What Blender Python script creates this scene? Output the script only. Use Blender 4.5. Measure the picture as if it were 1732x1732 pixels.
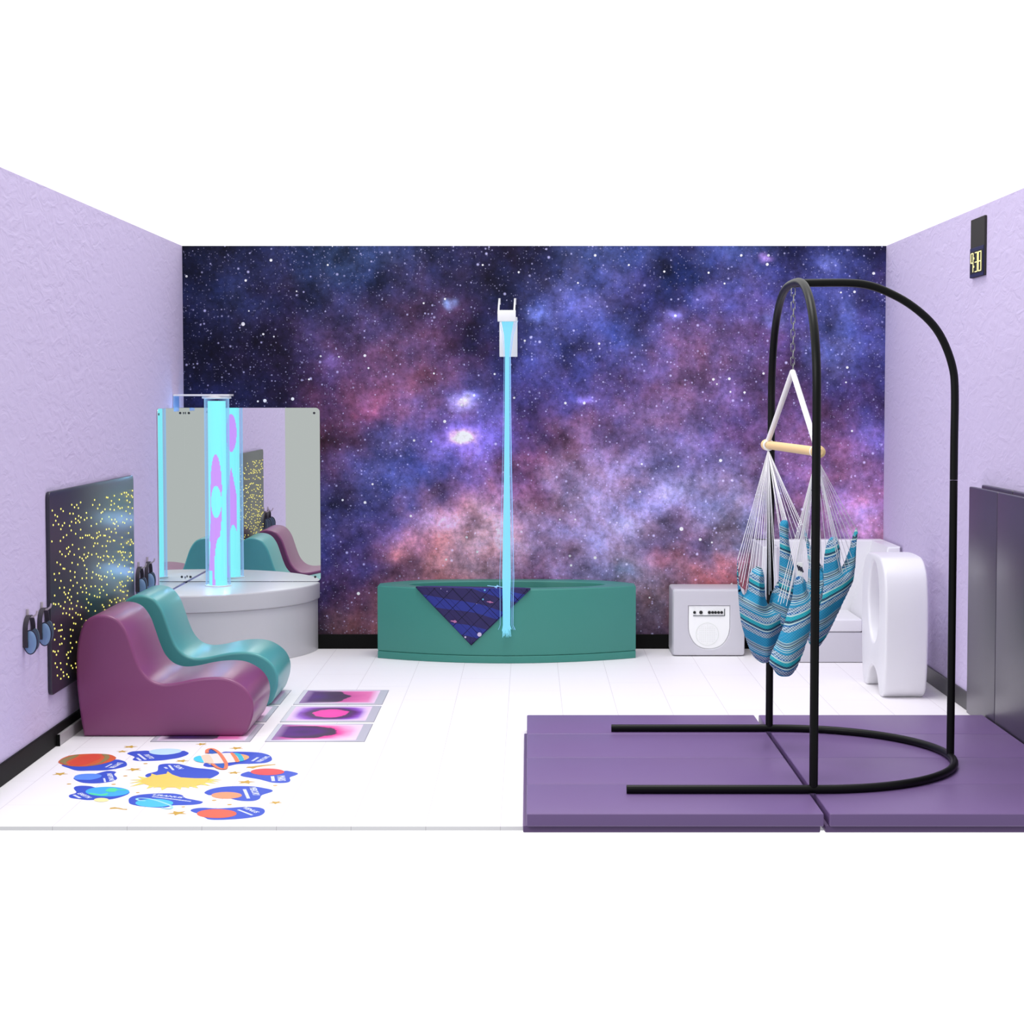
import bpy, bmesh, math, random
from mathutils import Vector, Matrix, noise
from mathutils.geometry import delaunay_2d_cdt
PI = math.pi
for o in list(bpy.data.objects): bpy.data.objects.remove(o)
S = bpy.context.scene
COL = S.collection
random.seed(7)

# ------------------------------------------------------------------ camera
F_PX, PX0, PY0, CH, CD = 3100.0, 894.0, 838.0, 1.70, 12.286
TILT = math.atan((PY0 - 670.0) / F_PX)
cam = bpy.data.cameras.new('camera'); camo = bpy.data.objects.new('camera', cam); COL.objects.link(camo)
cam.sensor_width = 36.0; cam.sensor_height = 36.0; cam.lens = F_PX / 1732.0 * 36.0
cam.shift_x = -(PX0 - 866.0) / 1732.0
cam.shift_y = (PY0 - 866.0) / 1732.0
cam.clip_end = 200
camo.location = (0, -CD, CH); camo.rotation_euler = (PI / 2 - TILT, 0, 0)
S.camera = camo

# ------------------------------------------------------------------ world, lights, exposure
S.view_settings.view_transform = 'Standard'; S.view_settings.look = 'None'
S.view_settings.exposure = 0.45; S.view_settings.gamma = 1.0; S.view_settings.use_curve_mapping = False
w = bpy.data.worlds.new('studio'); S.world = w; w.use_nodes = True
nt = w.node_tree; nt.nodes.clear()
out = nt.nodes.new('ShaderNodeOutputWorld'); bg = nt.nodes.new('ShaderNodeBackground')
tc = nt.nodes.new('ShaderNodeTexCoord'); sp = nt.nodes.new('ShaderNodeSeparateXYZ'); rp = nt.nodes.new('ShaderNodeValToRGB')
mr = nt.nodes.new('ShaderNodeMapRange'); mr.inputs['From Min'].default_value = -1; mr.inputs['From Max'].default_value = 1
nt.links.new(tc.outputs['Generated'], sp.inputs[0]); nt.links.new(sp.outputs['Y'], mr.inputs['Value'])
nt.links.new(mr.outputs[0], rp.inputs[0]); nt.links.new(rp.outputs[0], bg.inputs[0]); nt.links.new(bg.outputs[0], out.inputs[0])
rp.color_ramp.elements[0].position = 0.0; rp.color_ramp.elements[0].color = (.36, .38, .37, 1)
rp.color_ramp.elements[1].position = 0.62; rp.color_ramp.elements[1].color = (1, 1, 1, 1)
e = rp.color_ramp.elements.new(0.2); e.color = (.345, .37, .395, 1)
bg.inputs[1].default_value = 1.0

def area(name, loc, rot, sx, sy, power, col=(1, 1, 1)):
    l = bpy.data.lights.new(name, 'AREA'); l.shape = 'RECTANGLE'; l.size = sx; l.size_y = sy; l.energy = power; l.color = col
    o = bpy.data.objects.new(name, l); COL.objects.link(o); o.location = loc; o.rotation_euler = rot; return o
area('overhead_softbox', (0.0, -3.3, 8.5), (0, 0, 0), 3.2, 3.2, 240)
area('front_softbox', (-0.7, -9.6, 4.6), (math.radians(62), 0, 0), 3.0, 1.6, 30)
a_ = area('left_front_fill', (-3.1, -8.2, 3.9), (0, 0, 0), 1.6, 1.6, 24)  # unseen fill light, added to brighten the far right wall
a_.data.spread = math.radians(80)
a_.rotation_euler = (Vector((2.3, -.8, 1.2)) - a_.location).to_track_quat('-Z', 'Y').to_euler()

# ------------------------------------------------------------------ helpers
def s2l(c):
    return tuple(((v / 255) / 12.92 if v / 255 <= .04045 else ((v / 255 + .055) / 1.055) ** 2.4) for v in c)
MATS = {}
def mat(name, rgb=(128, 128, 128), rough=.5, metal=0, emit=None, es=1, spec=.5, bump=None, trans=0, coat=0):
    if name in MATS: return MATS[name]
    m = bpy.data.materials.new(name); m.use_nodes = True; b = m.node_tree.nodes['Principled BSDF']
    b.inputs['Base Color'].default_value = (*s2l(rgb), 1); b.inputs['Roughness'].default_value = rough
    b.inputs['Metallic'].default_value = metal; b.inputs['Specular IOR Level'].default_value = spec
    b.inputs['Transmission Weight'].default_value = trans; b.inputs['Coat Weight'].default_value = coat
    if emit: b.inputs['Emission Color'].default_value = (*s2l(emit), 1); b.inputs['Emission Strength'].default_value = es
    if bump:
        N = m.node_tree.nodes; t = N.new('ShaderNodeTexNoise'); t.inputs['Scale'].default_value = bump[0]; t.inputs['Detail'].default_value = 5
        g = N.new('ShaderNodeNewGeometry'); m.node_tree.links.new(g.outputs['Position'], t.inputs['Vector'])
        bp = N.new('ShaderNodeBump'); bp.inputs['Strength'].default_value = bump[1]; bp.inputs['Distance'].default_value = bump[2]
        m.node_tree.links.new(t.outputs['Fac'], bp.inputs['Height']); m.node_tree.links.new(bp.outputs[0], b.inputs['Normal'])
    MATS[name] = m; return m
def bsdf(m): return m.node_tree.nodes['Principled BSDF']
def lk(m, a, b): m.node_tree.links.new(a, b)

ROOT = {}
def org(o):
    while o.parent: o = o.parent
    return ROOT.get(o.name, Vector())
def tag(o, label=None, cat=None, group=None, kind=None):
    if label: o['label'] = label
    if cat: o['category'] = cat
    if group: o['group'] = group
    if kind: o['kind'] = kind
    return o
def thing(name, loc, label, cat, group=None):
    o = bpy.data.objects.new(name, None); COL.objects.link(o); o.location = loc; o.empty_display_size = .05
    ROOT[o.name] = Vector(loc); return tag(o, label, cat, group)
def obj(name, me, m, parent=None, loc=None, smooth=35):
    """me: bmesh or mesh in world coordinates"""
    if isinstance(me, bmesh.types.BMesh):
        b = me; me = bpy.data.meshes.new(name); b.to_mesh(me); b.free()
    me.name = name
    if m:
        me.materials.clear()
        for k in (m if isinstance(m, (list, tuple)) else [m]): me.materials.append(k)
    if smooth:
        for p in me.polygons: p.use_smooth = True
        me.set_sharp_from_angle(angle=math.radians(smooth))
    o = bpy.data.objects.new(name, me); COL.objects.link(o)
    if parent:
        o.parent = parent; me.transform(Matrix.Translation(-org(parent)))
    elif loc is not None:
        me.transform(Matrix.Translation(-Vector(loc))); o.location = loc; ROOT[o.name] = Vector(loc)
    return o
def box(b, x0, x1, y0, y1, z0, z1, bev=0, seg=2):
    r = bmesh.ops.create_cube(b, size=1); vs = r['verts']
    for v in vs: v.co = Vector(((x0 + x1) / 2 + v.co.x * (x1 - x0), (y0 + y1) / 2 + v.co.y * (y1 - y0), (z0 + z1) / 2 + v.co.z * (z1 - z0)))
    if bev:
        es = list({e for v in vs for e in v.link_edges})
        bmesh.ops.bevel(b, geom=es, offset=bev, segments=seg, profile=.6, affect='EDGES')
    return b
def B(*a, **k): return box(bmesh.new(), *a, **k)
def tube(b, pts, r, n=10, closed=False, caps=True, rs=None):
    pts = [Vector(p) for p in pts]; rings = []; N = len(pts); up = None
    for i, p in enumerate(pts):
        a = pts[(i - 1) % N] if (i or closed) else p; c = pts[(i + 1) % N] if (i < N - 1 or closed) else p
        t = (c - a).normalized()
        if up is None:
            up = Vector((0, 0, 1)) if abs(t.z) < .9 else Vector((0, 1, 0))
        u = (up - t * up.dot(t)).normalized(); up = u; v = t.cross(u)
        rr = rs[i] if rs else r
        rings.append([b.verts.new(p + (u * math.cos(2 * PI * k / n) + v * math.sin(2 * PI * k / n)) * rr) for k in range(n)])
    M = N if closed else N - 1
    for i in range(M):
        A = rings[i]; Bq = rings[(i + 1) % N]
        for k in range(n): b.faces.new((A[k], A[(k + 1) % n], Bq[(k + 1) % n], Bq[k]))
    if caps and not closed:
        b.faces.new(rings[0][::-1]); b.faces.new(rings[-1])
    return b
def lathe(b, c, prof, n=32):
    rings = [[b.verts.new((c[0] + r * math.cos(2 * PI * k / n), c[1] + r * math.sin(2 * PI * k / n), z)) for k in range(n)] for r, z in prof]
    for A, Bq in zip(rings, rings[1:]):
        for k in range(n): b.faces.new((A[k], A[(k + 1) % n], Bq[(k + 1) % n], Bq[k]))
    b.faces.new(rings[0][::-1]); b.faces.new(rings[-1]); return b
def catmull(P, n=8, closed=True):
    P = [Vector(p) for p in P]; N = len(P); R = []
    for i in range(N if closed else N - 1):
        g = lambda k: P[k % N] if closed else P[max(0, min(N - 1, k))]
        p0, p1, p2, p3 = g(i - 1), g(i), g(i + 1), g(i + 2)
        for j in range(n):
            t = j / n
            R.append(.5 * ((2 * p1) + (p2 - p0) * t + (2 * p0 - 5 * p1 + 4 * p2 - p3) * t * t + (3 * p1 - p0 - 3 * p2 + p3) * t ** 3))
    if not closed: R.append(P[-1])
    return R
def prism(loops, half, bev=0, mtx=None, res=3):
    """2-D loops (outer + holes) extruded +-half along local z, filled, rounded edge; returns a mesh."""
    cu = bpy.data.curves.new('c', 'CURVE'); cu.dimensions = '2D'; cu.fill_mode = 'BOTH'
    cu.extrude = max(half - bev, 0); cu.bevel_depth = bev; cu.offset = -bev; cu.bevel_resolution = res
    for L in loops:
        s = cu.splines.new('POLY'); s.points.add(len(L) - 1); s.use_cyclic_u = True
        for q, p in zip(s.points, L): q.co = (p[0], p[1], 0, 1)
    o = bpy.data.objects.new('c', cu); COL.objects.link(o)
    dg = bpy.context.evaluated_depsgraph_get(); me = bpy.data.meshes.new_from_object(o.evaluated_get(dg))
    bpy.data.objects.remove(o); bpy.data.curves.remove(cu)
    if mtx: me.transform(mtx)
    bm = bmesh.new(); bm.from_mesh(me); bmesh.ops.remove_doubles(bm, verts=bm.verts, dist=1e-5); bmesh.ops.recalc_face_normals(bm, faces=bm.faces)
    bm.to_mesh(me); bm.free()
    return me
def text_mesh(txt, size, depth, bold=0.0, align='CENTER'):
    cu = bpy.data.curves.new('t', 'FONT'); cu.body = txt; cu.size = size; cu.extrude = depth; cu.offset = bold
    cu.align_x = align; cu.align_y = 'CENTER'; cu.resolution_u = 2
    o = bpy.data.objects.new('t', cu); COL.objects.link(o)
    dg = bpy.context.evaluated_depsgraph_get(); me = bpy.data.meshes.new_from_object(o.evaluated_get(dg))
    bpy.data.objects.remove(o); bpy.data.curves.remove(cu); return me
# maps between the survey picture (1732 px) and the room
ct, st = math.cos(TILT), math.sin(TILT)
def ray(px, py):
    u = px - PX0; v = py - PY0
    return (u, F_PX * ct - v * st, -F_PX * st - v * ct)
def G(px, py, z=0.):
    r = ray(px, py); t = (z - CH) / r[2]; return Vector((r[0] * t, r[1] * t - CD))
def Wp(px, py, y=0.):
    r = ray(px, py); t = (CD + y) / r[1]; return Vector((r[0] * t, CH + r[2] * t))
XZ = Matrix(((1, 0, 0, 0), (0, 0, -1, 0), (0, 1, 0, 0), (0, 0, 0, 1)))   # local xy -> world xz, local z -> -y
YZ = Matrix(((0, 0, 1, 0), (1, 0, 0, 0), (0, 1, 0, 0), (0, 0, 0, 1)))    # local xy -> world yz, local z -> +x
T = Matrix.Translation

XL, XR, HT, YF = -2.309, 2.384, 2.70, -5.118

# ------------------------------------------------------------------ materials
lilac = mat('lilac_plaster', (203, 190, 222), .85, spec=.2)
N = lilac.node_tree.nodes
g = N.new('ShaderNodeNewGeometry'); n1 = N.new('ShaderNodeTexNoise'); n1.inputs['Scale'].default_value = 7; n1.inputs['Detail'].default_value = 6; n1.inputs['Distortion'].default_value = 1.2
n2 = N.new('ShaderNodeTexNoise'); n2.inputs['Scale'].default_value = 1.1; n2.inputs['Detail'].default_value = 2
mp = N.new('ShaderNodeMapping'); mp.inputs['Scale'].default_value = (1, 1, 2.2); lk(lilac, g.outputs['Position'], mp.inputs[0])
lk(lilac, mp.outputs[0], n1.inputs['Vector']); lk(lilac, g.outputs['Position'], n2.inputs['Vector'])
mm = N.new('ShaderNodeMath'); mm.operation = 'MULTIPLY'; lk(lilac, n1.outputs['Fac'], mm.inputs[0]); lk(lilac, n2.outputs['Fac'], mm.inputs[1])
bp = N.new('ShaderNodeBump'); bp.inputs['Strength'].default_value = .4; bp.inputs['Distance'].default_value = .03
lk(lilac, mm.outputs[0], bp.inputs['Height']); lk(lilac, bp.outputs[0], bsdf(lilac).inputs['Normal'])

floorm = mat('white_plank_floor', (246, 241, 243), .5, spec=.2)
N = floorm.node_tree.nodes
g = N.new('ShaderNodeNewGeometry'); sx = N.new('ShaderNodeSeparateXYZ'); lk(floorm, g.outputs['Position'], sx.inputs[0])
def M(m, op, a, b=None, c=None):
    n = m.node_tree.nodes.new('ShaderNodeMath'); n.operation = op
    for i, v in enumerate((a, b, c)):
        if v is None: continue
        if isinstance(v, (int, float)): n.inputs[i].default_value = v
        else: lk(m, v, n.inputs[i])
    return n.outputs[0]
PW = .2953
u = M(floorm, 'DIVIDE', M(floorm, 'ADD', sx.outputs['X'], 1.588 + 20 * PW), PW)
fr = M(floorm, 'FRACT', u); row = M(floorm, 'FLOOR', u)
la = M(floorm, 'LESS_THAN', M(floorm, 'PINGPONG', u, .5), .0045)
v_ = M(floorm, 'ADD', M(floorm, 'DIVIDE', sx.outputs['Y'], 1.25), M(floorm, 'MULTIPLY', M(floorm, 'FRACT', M(floorm, 'MULTIPLY', row, .377)), 1.0))
lb = M(floorm, 'LESS_THAN', M(floorm, 'PINGPONG', v_, .5), .0028)
line = M(floorm, 'MAXIMUM', la, M(floorm, 'MULTIPLY', lb, .35))
mx = N.new('ShaderNodeMix'); mx.data_type = 'RGBA'; mx.inputs['A'].default_value = (*s2l((247, 243, 246)), 1); mx.inputs['B'].default_value = (*s2l((186, 176, 182)), 1)
lk(floorm, M(floorm, 'MULTIPLY', line, .55), mx.inputs['Factor'])
lk(floorm, mx.outputs['Result'], bsdf(floorm).inputs['Base Color'])

black = mat('black_baseboard', (11, 11, 11), .6, spec=.12)
dgrey = mat('charcoal_baseboard', (58, 56, 58), .45)
white = mat('white_plastic', (245, 245, 246), .35)
vinW = mat('white_vinyl', (232, 231, 236), .32, spec=.5)
vinG = mat('light_grey_vinyl', (206, 204, 212), .35, spec=.45)
podG = mat('pale_grey_vinyl', (200, 199, 203), .3, spec=.5)
purpC = mat('plum_vinyl', (136, 70, 116), .3, spec=.5)
tealC = mat('teal_vinyl', (82, 166, 166), .3, spec=.5)
green = mat('sea_green_vinyl', (64, 138, 126), .42, spec=.4)
greenD = mat('sea_green_inner', (60, 140, 118), .5, spec=.3)
matP = mat('purple_mat_vinyl', (118, 92, 142), .38, spec=.5)
matPe = mat('purple_mat_edge', (102, 76, 122), .45)
wallP = mat('dark_plum_mat_vinyl', (60, 54, 68), .32, spec=.7)
blk = mat('black_painted_steel', (5, 5, 5), .42, spec=.22)
mirror = mat('mirror_glass', (246, 248, 248), 0.0, metal=1)
screwm = mat('dark_screw', (60, 60, 64), .4, metal=.5)
panelm = mat('charcoal_panel', (42, 40, 52), .28, spec=.6)
dotm = mat('yellow_fibre_point', (250, 240, 120), .5, emit=(252, 238, 118), es=.75)
rope = mat('white_rope', (244, 242, 244), .8)
cordm = mat('white_cord', (252, 250, 254), .8)
wood = mat('pale_pine', (240, 204, 146), .5)
chainm = mat('grey_steel_chain', (125, 125, 125), .35, metal=.6)

# ------------------------------------------------------------------ structure
def struct(name, me, m, **k):
    o = obj(name, me, m, **k); o['kind'] = 'structure'; return o
struct('floor', B(XL - .1, XR + .1, YF, .1, -.016, 0), floorm, smooth=0)
struct('wall_left', B(XL - .08, XL, YF, .08, 0, HT), lilac, smooth=0)
struct('wall_right', B(XR, XR + .08, YF, .08, 0, HT), lilac, smooth=0)
struct('wall_back', B(XL, XR, .006, .08, 0, HT - .004), lilac, smooth=0)
struct('baseboard_back', B(XL, XR, -.012, .006, 0, .097, bev=.002, seg=1), black)
struct('baseboard_left', B(XL, XL + .013, YF, -.013, 0, .097, bev=.002, seg=1), black)
struct('baseboard_right', B(XR - .013, XR, YF, -.013, 0, .097, bev=.002, seg=1), dgrey)

# ------------------------------------------------------------------ galaxy mural
GR = """10,14,40 24,28,66 30,42,90 38,62,112 40,58,110 38,45,95 28,26,62 25,24,58 52,70,135 45,62,130 32,38,92 58,80,160 22,28,76 40,50,115 24,22,62
20,26,66 30,42,92 32,30,70 36,46,95 50,48,98 60,48,95 30,30,70 44,52,110 78,88,175 56,56,125 40,50,120 85,80,165 58,60,140 66,76,160 50,48,115
14,18,52 24,22,58 36,28,66 75,60,118 84,62,112 88,58,104 46,38,92 60,66,142 66,74,160 62,70,150 110,80,138 95,76,140 86,62,128 78,92,175 60,66,145
20,22,60 26,28,74 36,26,66 84,54,104 112,72,122 108,72,122 74,70,150 66,62,142 70,66,145 100,76,140 120,90,150 100,80,148 82,56,110 72,60,128 62,52,120
24,26,68 28,26,70 34,26,70 88,54,96 78,76,150 92,84,172 108,96,205 92,62,122 128,96,155 108,92,155 112,100,170 98,78,145 110,78,140 125,86,150 100,86,170
28,28,70 30,28,72 36,34,84 64,58,118 64,72,148 80,72,142 140,100,155 120,84,130 140,125,180 128,120,185 120,118,180 122,116,170 95,72,125 145,105,170 140,100,165
28,28,70 30,28,72 40,38,90 58,56,124 88,70,140 170,115,140 195,158,190 150,124,175 128,120,180 132,124,180 105,85,130 110,108,150 105,82,125 130,105,160 165,125,185
28,28,70 30,28,72 40,38,90 62,44,100 110,72,110 165,110,135 150,110,150 120,80,125 110,98,145 105,98,130 120,85,110 150,82,98 95,70,110 110,85,135 140,105,160
28,28,70 30,28,72 40,38,90 90,60,80 130,80,95 140,92,105 120,84,105 108,78,100 80,62,88 75,60,90 95,66,88 85,62,92 84,64,94 90,70,105 110,85,135"""
GR = [[s2l([float(v) for v in c.split(',')]) for c in r.split()] for r in GR.split('\n')]
def cr(p0, p1, p2, p3, t): return .5 * (2 * p1 + (p2 - p0) * t + (2 * p0 - 5 * p1 + 4 * p2 - p3) * t * t + (3 * p1 - p0 - 3 * p2 + p3) * t ** 3)
def galaxy(fx, fy):
    i = min(int(fx), 13); j = min(int(fy), 7); tx = fx - i; ty = fy - j; o = []
    for c in range(3):
        rows = []
        for q in range(-1, 3):
            R = GR[max(0, min(8, j + q))]
            rows.append(cr(*[R[max(0, min(14, i + k))][c] for k in range(-1, 3)], tx))
        o.append(max(.002, cr(*rows, ty)))
    return o
GLOW = [(776, 733, 9, (.9, .35, .2), 6), (785, 738, 22, (1.6, 1.0, 1.5), 11), (785, 738, 60, (.30, .18, .75), 30), (782, 680, 26, (.55, .5, 1.1), 14), (790, 668, 20, (.3, .3, .9), 10),
        (758, 512, 14, (.25, .4, .8), 9), (1140, 533, 20, (.22, .2, .6), 12), (690, 915, 40, (.35, .15, .2), 26), (670, 935, 22, (.35, .12, .12), 14),
        (742, 880, 50, (.35, .25, .45), 24), (640, 675, 40, (.22, .06, .12), 22), (620, 700, 30, (.18, .03, .05), 18), (910, 530, 26, (.12, .16, .5), 18), (1310, 540, 26, (.1, .13, .35), 24),
        (1400, 445, 26, (.1, .12, .35), 20), (1293, 437, 12, (.5, .3, .8), 7), (988, 676, 16, (.25, .2, .75), 9), (1060, 890, 34, (.18, .2, .35), 20), (1140, 830, 40, (.14, .16, .3), 24),
        (1010, 770, 26, (.12, .1, .2), 18), (1110, 945, 40, (.2, .05, .06), 22), (1060, 960, 34, (-.06, .0, -.05), 24), (560, 610, 20, (.1, .06, .2), 14), (1190, 500, 26, (.1, .08, .25), 18)]
STARS = [(410, 547, 3.4, 0), (458, 440, 2.6, 0), (444, 564, 2, 0), (616, 600, 2.6, 0), (622, 621, 1.8, 0), (541, 601, 1.8, 0), (521, 640, 1.8, 0), (446, 676, 3.2, 0), (493, 673, 3, 0), (434, 677, 1.8, 0),
         (315, 467, 2.2, 0), (415, 474, 2.2, 0), (562, 417, 1, 0), (554, 448, 1.8, 0), (572, 602, 1.5, 0), (751, 711, 2.8, 0), (699, 743, 2.2, 0), (887, 575, 2, 0), (1013, 580, 2.2, 0), (1220, 777, 3, 0),
         (1154, 893, 3.6, 0), (1186, 911, 2.6, 0), (1007, 942, 2.8, 0), (964, 939, 2.2, 0), (966, 955, 2.2, 0), (806, 932, 2.4, 0), (603, 1003, 3, 0), (615, 848, 2.6, 0), (628, 817, 2, 0), (577, 844, 2, 0),
         (693, 871, 2.2, 1), (788, 907, 2.2, 0), (753, 945, 2, 0), (956, 680, 2.4, 0), (988, 680, 2.6, 0), (1142, 533, 2.6, 0), (1123, 459, 2, 1), (877, 460, 2, 0), (816, 448, 1.8, 2), (977, 478, 1.8, 2),
         (1063, 448, 1.8, 2), (1006, 432, 2.4, 1), (1253, 432, 2.4, 1), (1299, 432, 2.4, 1), (1297, 447, 2.8, 1), (1225, 479, 1.8, 2), (1198, 461, 2, 0), (1477, 462, 2.6, 0), (1422, 494, 1.8, 0), (1445, 493, 2.4, 0),
         (1292, 630, 2.2, 1), (1207, 640, 2.4, 0), (1213, 648, 1.6, 0), (1234, 639, 2.6, 0), (1434, 620, 2.4, 0), (1432, 645, 1.6, 0), (1236, 661, 1.8, 0), (1260, 662, 2.2, 0), (1443, 727, 2, 0), (1206, 916, 1.8, 2),
         (1083, 830, 1.8, 0), (947, 877, 1.6, 0), (973, 877, 1.6, 0), (869, 671, 2, 0), (1086, 783, 2, 0), (1148, 787, 1.8, 0), (501, 492, 1.4, 3), (420, 525, 1.4, 2), (462, 568, 1.4, 2), (752, 505, 2, 0),
         (786, 675, 3, 0), (780, 683, 2.4, 0), (801, 667, 2.4, 0), (779, 674, 2, 0), (728, 745, 1.6, 0), (836, 631, 2, 0), (1240, 987, 2, 1), (1100, 1010, 1.6, 0), (733, 630, 1.8, 0), (716, 512, 1.8, 0)]
nx, nz = 360, 198
me = bpy.data.meshes.new('wall_mural'); vs = []; cols = []
for j in range(nz + 1):
    z = HT - (HT) * j / nz
    for i in range(nx + 1):
        x = XL + (XR - XL) * i / nx; vs.append((x, 0, z))
        px = 308 + 1190 * i / nx; py = 416 + 681 * j / nz
        q = Vector((px / 90, py / 90, 3.1))
        wx = noise.fractal(q * 2, 1, 2, 3) * .36; wy = noise.fractal(q * 2 + Vector((9, 4, 1)), 1, 2, 3) * .36
        fx = min(14, max(0, (px - 308) / 85 + wx)); fy = min(8, max(0, (py - 416) / 82 + wy))
        c = galaxy(fx, fy)
        f = noise.fractal(Vector((px / 55, py / 55, 0)), .9, 2.1, 6) ; f2 = noise.fractal(Vector((px / 38, py / 38, 7)), .8, 2.0, 5)
        k = max(.25, 1 + .75 * f); hue = .22 * f2
        bo = 1 + .30 * max(0, min(1, (py - 740) / 120)) * max(0, min(1, (px - 600) / 120))
        c = [c[0] * k * (1 + hue) * bo, c[1] * k * bo, c[2] * k * (1 - hue * .7) * bo]
        lum = .3 * c[0] + .5 * c[1] + .2 * c[2]; c = [(c[0] * .92 + lum * .17) * 1.12, (c[1] * .92 + lum * .17) * 1.0, (c[2] * .92 + lum * .17) * .92]
        dj = 1.1 + .6 * noise.noise(Vector((px / 12, py / 12, 2)))
        jx = 9 * noise.noise(Vector((px / 16, py / 16, 5))); jy = 7 * noise.noise(Vector((px / 16, py / 16, 8)))
        for gx, gy, sg, gc, s2 in GLOW:
            d2 = ((px + jx - gx) / (sg * .72)) ** 2 + ((py + jy - gy) / (s2 * .72)) ** 2
            if d2 < 8:
                a = math.exp(-d2) * dj
                c = [c[t] + gc[t] * a for t in range(3)]
        cols.append([max(.001, min(v, .98)) for v in c] + [1])
fs = [(j * (nx + 1) + i, (j + 1) * (nx + 1) + i, (j + 1) * (nx + 1) + i + 1, j * (nx + 1) + i + 1) for j in range(nz) for i in range(nx)]
off = len(vs)
# printed bright stars as small flat discs of the same print
sv = list(vs); sf = list(fs); smi = [0] * len(fs)
for (px, py, r, kind) in STARS:
    x = XL + (XR - XL) * (px - 308) / 1190; z = HT * (1 - (py - 416) / 681); rr = r * .0037; base = len(sv)
    for k in range(10): sv.append((x + rr * math.cos(k * PI / 5), -.0012, z + rr * math.sin(k * PI / 5)))
    sf.append(tuple(base + k for k in range(10))); smi.append(1 + kind)
    while len(cols) < len(sv): cols.append([.9, .9, .95, 1])
# edge and back of the sheet
me.from_pydata(sv, [], sf)
me.polygons.foreach_set('material_index', smi)
ca = me.color_attributes.new('print', 'FLOAT_COLOR', 'POINT')
ca.data.foreach_set('color', [v for c in cols for v in c])
mur = mat('galaxy_print', (80, 60, 120), .75, spec=.15)
N = mur.node_tree.nodes
at = N.new('ShaderNodeAttribute'); at.attribute_name = 'print'; g = N.new('ShaderNodeNewGeometry')
def starlayer(scale, rad, thr, gain, seed):
    mp = N.new('ShaderNodeMapping'); mp.inputs['Location'].default_value = (seed, 0, seed * 1.7); lk(mur, g.outputs['Position'], mp.inputs[0])
    v = N.new('ShaderNodeTexVoronoi'); v.inputs['Scale'].default_value = scale; v.inputs['Randomness'].default_value = 1; lk(mur, mp.outputs[0], v.inputs['Vector'])
    sc = N.new('ShaderNodeSeparateColor'); lk(mur, v.outputs['Color'], sc.inputs[0])
    r = M(mur, 'MULTIPLY', M(mur, 'POWER', sc.outputs[0], 3.0), rad)
    a = M(mur, 'SUBTRACT', 1.0, M(mur, 'DIVIDE', v.outputs['Distance'], M(mur, 'ADD', r, .12)))
    a = M(mur, 'MAXIMUM', a, 0.0)
    a = M(mur, 'MULTIPLY', M(mur, 'MULTIPLY', a, M(mur, 'GREATER_THAN', sc.outputs[1], thr)), M(mur, 'MULTIPLY', M(mur, 'POWER', sc.outputs[0], 1.6), gain))
    return a
a1 = starlayer(42, .26, .40, 1.0, 0.0); a2 = starlayer(80, .36, .15, .60, 3.3); a3 = starlayer(17, .10, .5, 1.3, 5.1)
sa = M(mur, 'ADD', M(mur, 'ADD', a1, a2), a3)
# fine mottling
nn = N.new('ShaderNodeTexNoise'); nn.inputs['Scale'].default_value = 26; nn.inputs['Detail'].default_value = 8; nn.inputs['Roughness'].default_value = .7; lk(mur, g.outputs['Position'], nn.inputs['Vector'])
mott = M(mur, 'MULTIPLY_ADD', nn.outputs['Fac'], 2.6, -.3)
vm = N.new('ShaderNodeVectorMath'); vm.operation = 'SCALE'; lk(mur, at.outputs['Color'], vm.inputs[0]); lk(mur, mott, vm.inputs['Scale'])
sv_ = N.new('ShaderNodeVectorMath'); sv_.operation = 'SCALE'; sv_.inputs[0].default_value = (.62, .60, .95); lk(mur, sa, sv_.inputs['Scale'])
ad = N.new('ShaderNodeVectorMath'); ad.operation = 'ADD'; lk(mur, vm.outputs[0], ad.inputs[0]); lk(mur, sv_.outputs[0], ad.inputs[1])
mi = N.new('ShaderNodeVectorMath'); mi.operation = 'MINIMUM'; mi.inputs[1].default_value = (.95, .95, .97); lk(mur, ad.outputs[0], mi.inputs[0])
lk(mur, mi.outputs[0], bsdf(mur).inputs['Base Color'])
sm = [mat('star_print_white', (250, 246, 255), .75, spec=.15), mat('star_print_pink', (250, 205, 235), .75, spec=.15), mat('star_print_red', (225, 120, 150), .75, spec=.15), mat('star_print_orange', (185, 90, 70), .75, spec=.15)]
o = obj('wall_mural', me, [mur] + sm, loc=(0, 0, 0), smooth=0)
md = o.modifiers.new('thick', 'SOLIDIFY'); md.thickness = .004; md.offset = -1 if True else 1
tag(o, 'purple and blue starry galaxy mural covering the whole back wall', 'mural')

# ------------------------------------------------------------------ corner podium
def podium():
    t = thing('corner_podium', (XL, 0, 0), 'pale grey quarter-round podium in the back left corner under the bubble tube', 'podium')
    def q(r, x0=XL + .014, y0=-.014):
        P = [(x0, y0)]
        for k in range(49):
            a = -PI / 2 * k / 48
            P.append((XL + r * math.cos(a) if k < 48 else x0, r * math.sin(a) if k else y0))
        return P
    c = (0, 0)
    obj('base', prism([q(.892)], .171, .004, T((0, 0, .171))), podG, t)
    obj('lid', prism([q(.906)], .0555, .012, T((0, 0, .3985))), podG, t)
podium()

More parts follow.
